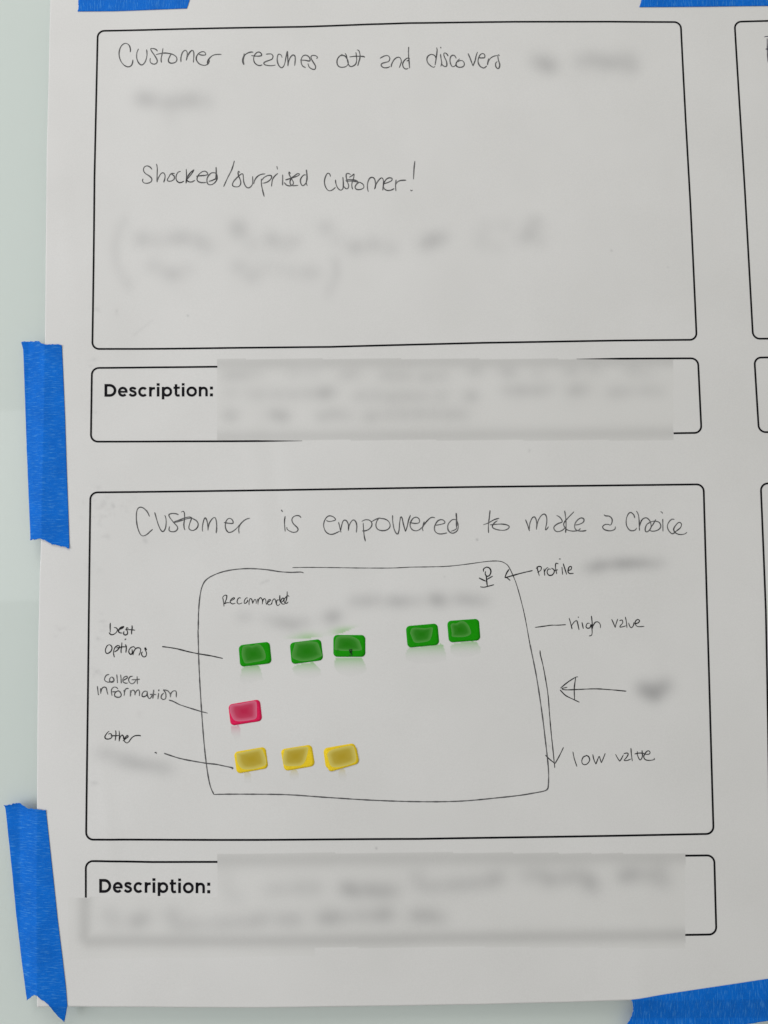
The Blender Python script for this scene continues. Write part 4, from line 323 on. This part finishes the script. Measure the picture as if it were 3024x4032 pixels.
# ---------------------------------------------------------------- the glass board behind everything
def box(x0, x1, y0, y1, z0, z1):
    v = [(x, y, z) for x in (x0, x1) for y in (y0, y1) for z in (z0, z1)]
    f = [(0,1,3,2), (4,6,7,5), (0,4,5,1), (2,3,7,6), (0,2,6,4), (1,5,7,3)]
    return v, f
board = bpy.data.objects.new('glass_whiteboard', None); COL.objects.link(board)
board.location = (0, 0, 0)
tag(board, label='pale green back-painted glass whiteboard behind the taped sheet', category='whiteboard')
mesh_obj('backing_panel', *box(-1.2, 1.6, .006, .02, .35, 2.15), MAT['backing'], board, False)
x0, x1, z0, z1 = -1.2, 1.6, .35, 2.15
mesh_obj('glass_pane', [(x0, 0, z0), (x1, 0, z0), (x1, 0, z1), (x0, 0, z1)], [(0, 1, 2, 3)], MAT['glass'], board, False)
mesh_obj('wall', *box(-3, 3.4, .02, .12, -.1, 3.2), MAT['backing'], None, False)['kind'] = 'structure'

# ---------------------------------------------------------------- the paper sheet
def in_poly(U, V, P):
    ins = np.zeros(U.shape, bool); n = len(P)
    for i in range(n):
        x1_, y1_ = P[i]; x2_, y2_ = P[(i+1) % n]
        c = ((y1_ > V) != (y2_ > V)) & (U < (x2_-x1_)*(V-y1_)/(y2_-y1_+1e-9)+x1_)
        ins ^= c
    return ins
NU, NV = 700, 860
s = np.linspace(0, 1, NU); t = np.linspace(0, 1, NV)
SS, TT = np.meshgrid(s, t)
VV = TOPV+(BV[0,1]-TOPV)*TT
UU = left_u(VV); UU = UU+(RIGHTU-UU)*SS
dv = bot_v(UU)-BV[0,1]
VV = VV+dv*np.clip((TT-.5)/.5, 0, 1)
HH = relief(UU, VV)
C = np.ones((NV, NU, 3))
def dark(x, y, rx, ry, a, col=(1, 1, .98), mask=None):
    rx = max(rx, .5); ry = max(ry, .5)
    g = a*np.exp(-.5*(((UU-x)/rx)**2+((VV-y)/ry)**2))
    if mask is not None: g = g*mask
    for k in range(3): C[..., k] *= 1-g*col[k]
rects = [in_poly(UU, VV, pts(r)) for r in RECTS]
both = (rects[0] | rects[1] | rects[2]).astype(float)
for i, (x, y, rx, ry, a) in enumerate(BLOBS):
    dark(x, y, rx, ry, a*1.45, mask=both if BR0 <= i < BR1 else None)
for (x, y, rx, ry, a) in DIRT: dark(x, y, rx, ry, a)
def band(P, sig, a, mask):
    P = pts(P); d = np.full(UU.shape, 1e9)
    for (ax, ay), (bx, by) in zip(P[:-1], P[1:]):
        L = (bx-ax)**2+(by-ay)**2; tt = np.clip(((UU-ax)*(bx-ax)+(VV-ay)*(by-ay))/L, 0, 1)
        d = np.minimum(d, np.hypot(UU-ax-tt*(bx-ax), VV-ay-tt*(by-ay)))
    g = a*np.exp(-.5*(d/sig)**2)*mask
    for k in range(3): C[..., k] *= 1-g
for P, sig, a in BANDS: band(P, sig, a, both)
for k in range(3): C[..., k] *= 1-.018*both*(1 if k < 2 else 1.3)
for (colr, top, poly) in SHADOW_SMEARS:  # blurred shadows and colour bleed below the stickers, painted into the sheet colour
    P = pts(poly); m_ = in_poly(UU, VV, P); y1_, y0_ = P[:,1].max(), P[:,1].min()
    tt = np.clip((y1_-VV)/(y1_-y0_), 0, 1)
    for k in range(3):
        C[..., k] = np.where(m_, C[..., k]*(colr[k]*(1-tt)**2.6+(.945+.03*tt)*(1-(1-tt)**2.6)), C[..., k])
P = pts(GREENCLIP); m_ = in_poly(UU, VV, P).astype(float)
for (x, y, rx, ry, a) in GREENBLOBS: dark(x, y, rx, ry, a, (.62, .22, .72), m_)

nf = (NV-1)*(NU-1)
idx = np.arange(NV*NU).reshape(NV, NU)
quads = np.stack([idx[:-1,:-1], idx[1:,:-1], idx[1:,1:], idx[:-1,1:]], -1).reshape(-1, 4)
me = bpy.data.meshes.new('paper')
me.vertices.add(NV*NU); me.vertices.foreach_set('co', W(UU, VV, HH).astype(np.float32).ravel())
me.loops.add(nf*4); me.loops.foreach_set('vertex_index', quads.astype(np.int32).ravel())
me.polygons.add(nf); me.polygons.foreach_set('loop_start', (np.arange(nf)*4).astype(np.int32))
me.polygons.foreach_set('loop_total', np.full(nf, 4, np.int32)) if not me.polygons[0].loop_total else None
me.update(calc_edges=True); me.polygons.foreach_set('use_smooth', np.ones(nf, bool))
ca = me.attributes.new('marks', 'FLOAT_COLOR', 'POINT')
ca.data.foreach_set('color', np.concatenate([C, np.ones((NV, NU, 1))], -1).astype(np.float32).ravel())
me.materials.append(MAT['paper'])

sheet = bpy.data.objects.new('poster_sheet', None); COL.objects.link(sheet)
tag(sheet, label='large white storyboard sheet with printed frames and pencil writing, taped to glass', category='poster')
po = bpy.data.objects.new('paper', me); COL.objects.link(po); po.parent = sheet
sol = po.modifiers.new('thickness', 'SOLIDIFY'); sol.thickness = .00014; sol.offset = -1

# printed frames with rounded corners
def rounded(P, r, closed):
    P = np.asarray(P, float); out = []; n = len(P)
    for i in range(n):
        if not closed and i in (0, n-1): out.append(P[i]); continue
        a, b, c = P[i-1], P[i], P[(i+1) % n]
        d1 = (a-b)/np.linalg.norm(a-b); d2 = (c-b)/np.linalg.norm(c-b)
        if abs(np.dot(d1, d2)) > .9: out.append(b); continue
        p, q = b+d1*r, b+d2*r; ctr = b+(d1+d2)*r
        for k in range(9):
            t_ = k/8*math.pi/2
            out.append(ctr-(d2*math.cos(t_)+d1*math.sin(t_))*r)
    return np.array(out)
for name, label, polys in FRAMES:
    for kind, sp in polys:
        ink = Ink()
        cl = kind == 'closed'; P = rounded(pts(sp), 4.3, cl)
        if cl: P = np.vstack([P, P[:1]])
        P = catmull(P, 2.0, False)
        if cl: P = P[:-1]
        ink.ribbon(P, FRAME_W, False, cl)
        if 'fade' in kind:      # the print thins out where it has been rubbed away
            n = len(P); e = 14
            for i in range(n):
                d = (n-1-i if kind == 'open_fade_end' else i)
                if d < e:
                    a, b = np.array(ink.v[i]), np.array(ink.v[n+i]); q = .15+.85*d/e
                    m0 = (a+b)/2; ink.v[i] = (m0+(a-m0)*q).tolist(); ink.v[n+i] = (m0+(b-m0)*q).tolist()
        ink.build(name, MAT['print'], sheet, label)

# printed headings, one mesh per letter
def heading(f, label):
    """f maps tile coordinates to the sheet; stroke weight 30 tile units"""
    k = np.linalg.norm(f(1000, 300)-f(0, 300))/1000
    hd = bpy.data.objects.new('printed_heading', None); COL.objects.link(hd); hd.parent = sheet
    hd['label'] = label
    def letter(strokes=(), rects=()):
        ink = Ink()
        for (P, w_, sm) in strokes:
            P = [f(x, y) for x, y in P]
            ink.ribbon(catmull(P, .35, sm), w_*k*1.10, False)
        for (x0_, x1_, y0_, y1_) in rects:
            x0_ -= 1.5; x1_ += 1.5; y0_ -= 1; y1_ += 1
            ink.poly([f(x0_, y1_), f(x1_, y1_), f(x1_, y0_), f(x0_, y0_)][::-1])
        ink.build('letter', MAT['print'], hd)
    def arc(cx, cy, rx, ry, a0, a1, n=24):
        return [(cx+rx*math.cos(math.radians(a0+(a1-a0)*i/n)), cy-ry*math.sin(math.radians(a0+(a1-a0)*i/n))) for i in range(n+1)]
    letter([([(119, 215), (160, 215)]+arc(165, 278.5, 67, 63.5, 85, -85)+[(160, 342), (119, 342)], 30, True)], [(103, 134, 200, 357)])
    letter([(arc(329, 295, 45, 48, 4, 318), 28, True)], [(290, 387, 285, 306)])
    letter([([(490, 262), (472, 250), (450, 246), (430, 252), (424, 267), (436, 281), (462, 291), (484, 305), (488, 324), (472, 339), (448, 343), (428, 336), (413, 324)], 27, True)])
    letter([(arc(583, 295, 46, 48, 42, 318), 28, True)])
    letter([([(675, 300), (680, 272), (698, 254), (733, 249)], 28, True)], [(660, 689, 234, 353)])
    letter([], [(757, 787, 234, 353), (755, 789, 188, 217)])
    letter([(arc(885, 293, 48, 48, 0, 360), 28, True)], [(820, 849, 234, 389)])
    letter([([(997, 300), (998, 322), (1006, 338), (1022, 342), (1043, 337)], 27, True)], [(983, 1011, 200, 325), (967, 1043, 232, 256)])
    letter([], [(1072, 1102, 234, 353), (1072, 1103, 188, 216)])
    letter([(arc(1195, 293, 51, 49, 0, 360), 28, True)])
    letter([([(1301, 300), (1304, 272), (1320, 254), (1345, 247), (1370, 255), (1382, 280), (1382, 353)], 28, True)], [(1286, 1315, 232, 353)])
    letter([], [(1428, 1462, 232, 266), (1428, 1462, 318, 353)])
for (A, Bm, lab) in HEADS:
    A = np.array(A); 
    def f(x, y, A=A):
        q = A @ np.array([1, x, y, x*y]); return q
    heading(f, lab)

# handwriting and sketches
rs = random.Random(3)
for name, label, m_, wd, strokes in WORDS:
    ink = Ink()
    for sp in strokes.split('|'):
        ink.ribbon(catmull(pts(sp), .5), wd, True, False, rs.random())
    ink.build(name, MAT[m_], sheet, label)

# ---------------------------------------------------------------- coloured stickers
def grid_fan(P, rings):
    """concentric rings shrinking to the centroid; returns pts, faces, t"""
    P = np.asarray(P); c = P.mean(0); n = len(P); out = [c]; tt = [0.]
    for r in range(1, rings+1):
        out += list(c+(P-c)*r/rings); tt += [r/rings]*n
    f = [(0, 1+i, 1+(i+1) % n) for i in range(n)]
    for r in range(1, rings):
        a = 1+(r-1)*n; b_ = 1+r*n
        f += [(a+i, b_+i, b_+(i+1) % n, a+(i+1) % n) for i in range(n)]
    return np.array(out), f, np.array(tt)
for (colr, corners, patch, label, base_lift) in STICKERS:
    P = pts(corners); R = rounded(P, 2.5, True); R = catmull(np.vstack([R, R[:1]]), 1.2, False)[:-1]
    c = P.mean(0)
    G, F, tt = grid_fan(R, 6)
    h = relief(G[:,0], G[:,1])+base_lift+.12; n = len(R)
    # tiny bend so that the lower edge stands off a little
    ly = (G[:,1]-P[:,1].min())/(P[:,1].max()-P[:,1].min())
    h = h+.10*np.clip(1-ly*2.2, 0, 1)**2
    skirt = R+(R-c)*.002
    V = np.vstack([W(G[:,0]-c[0], G[:,1]-c[1], h), W(skirt[:,0]-c[0], skirt[:,1]-c[1], h[-n:]-.10)])
    V[:,2] -= ZB
    o0 = len(G)-n
    F = F+[(o0+i, len(G)+i, len(G)+(i+1) % n, o0+(i+1) % n) for i in range(n)]
    o = bpy.data.objects.new('sticker', None); COL.objects.link(o)
    o.location = (c[0]/1000, 0, c[1]/1000+ZB)
    tag(o, label=label, category='sticker', group='small coloured stickers on the drawing')
    mesh_obj('card', V, F, STC[colr][0], o)
    if patch:
        Q = catmull(np.vstack([pts(patch), pts(patch)[:1]]), .8)[:-1]
        G, F, tt = grid_fan(Q, 8)
        ly = (G[:,1]-P[:,1].min())/(P[:,1].max()-P[:,1].min())
        h = relief(G[:,0], G[:,1])+base_lift+.16+.10*np.clip(1-ly*2.2, 0, 1)**2
        V = W(G[:,0]-c[0], G[:,1]-c[1], h); V[:,2] -= ZB
        mesh_obj('faded_patch', V, F, STC[colr][1], o, True, None, ('fade', tt))
    if 'black mark' in label and 'small black' in label:
        ink = Ink(); ink.lift = base_lift+.45
        for sp in MARK.split('|'): ink.ribbon(catmull(pts(sp), .3), .42)
        V = np.array(ink.v)-np.array([c[0]/1000, 0, c[1]/1000+ZB])
        mesh_obj('inked_mark', V, ink.f, MAT['pen'], o, False)

# ---------------------------------------------------------------- blue tape
def resample(P, n):
    d = np.r_[0, np.cumsum(np.linalg.norm(np.diff(P, axis=0), axis=1))]
    x = np.linspace(0, d[-1], n); return np.stack([np.interp(x, d, P[:,0]), np.interp(x, d, P[:,1])], 1)
rng = np.random.RandomState(5)
for (label, vertical, top, bottom, left, right) in TAPES:
    top, bottom, left, right = pts(top), pts(bottom), pts(left), pts(right)
    c = np.vstack([top, bottom]).mean(0)
    na, nb = (60, 260) if vertical else (260, 60)
    T_, B_, L_, R_ = resample(top, na), resample(bottom, na), resample(left, nb), resample(right, nb)
    jag = lambda n: np.convolve(rng.randn(n+4), [.2, .5, .2, .1, .05], 'same')[2:-2]*.30
    if vertical: T_[:,1] += jag(na); B_[:,1] += jag(na)
    else: L_[:,0] += jag(nb)
    L_[0], L_[-1] = T_[0], B_[0]; R_[0], R_[-1] = T_[-1], B_[-1]
    a = np.linspace(0, 1, na)[None, :, None]; b_ = np.linspace(0, 1, nb)[:, None, None]
    S = (1-b_)*T_[None]+b_*B_[None]+(1-a)*L_[:, None]+a*R_[:, None] \
        - ((1-a)*(1-b_)*T_[0]+a*(1-b_)*T_[-1]+(1-a)*b_*B_[0]+a*b_*B_[-1])
    U, V = S[..., 0], S[..., 1]
    dout = np.maximum(np.maximum(left_u(V)-U, bot_v(U)-V), V-TOPV)
    dout = np.maximum(dout, 0)
    k = np.clip(dout/12.0, 0, 1)
    h = (relief(U, V)+.22)*(1-k)+.12*k
    h = h+.05*np.sin(U*.9+V*.31)*np.sin(V*.23)*np.where(dout > 0, 1.5, .35)
    if vertical:   # torn ends curl up a little
        bb = np.linspace(0, 1, nb)[:, None]; L = 100
        h = h+.9*np.exp(-bb*90)*(.4+.6*np.linspace(1, 0, na)[None])+.5*np.exp(-(1-bb)*110)
    X = W(U-c[0], V-c[1], h); X[..., 2] -= ZB
    idx = np.arange(na*nb).reshape(nb, na)
    F = np.stack([idx[:-1,:-1], idx[1:,:-1], idx[1:,1:], idx[:-1,1:]], -1).reshape(-1, 4)
    if not vertical and top[0,1] > bottom[0,1]: pass
    if vertical:
        uv = np.stack([(U-U.min()), V-V.min()], -1)
    else:
        uv = np.stack([(V-V.min())+.0*U, U-U.min()], -1)
    o = mesh_obj('tape_strip', X.reshape(-1, 3), F, MAT['tape'], None, True, uv.reshape(-1, 2)+rng.rand(2)*300)
    o.location = (c[0]/1000, 0, c[1]/1000+ZB)
    sm = o.modifiers.new('thickness', 'SOLIDIFY'); sm.thickness = .00012; sm.offset = 0
    tag(o, label=label, category='tape', group='blue painter tape strips holding the sheet')
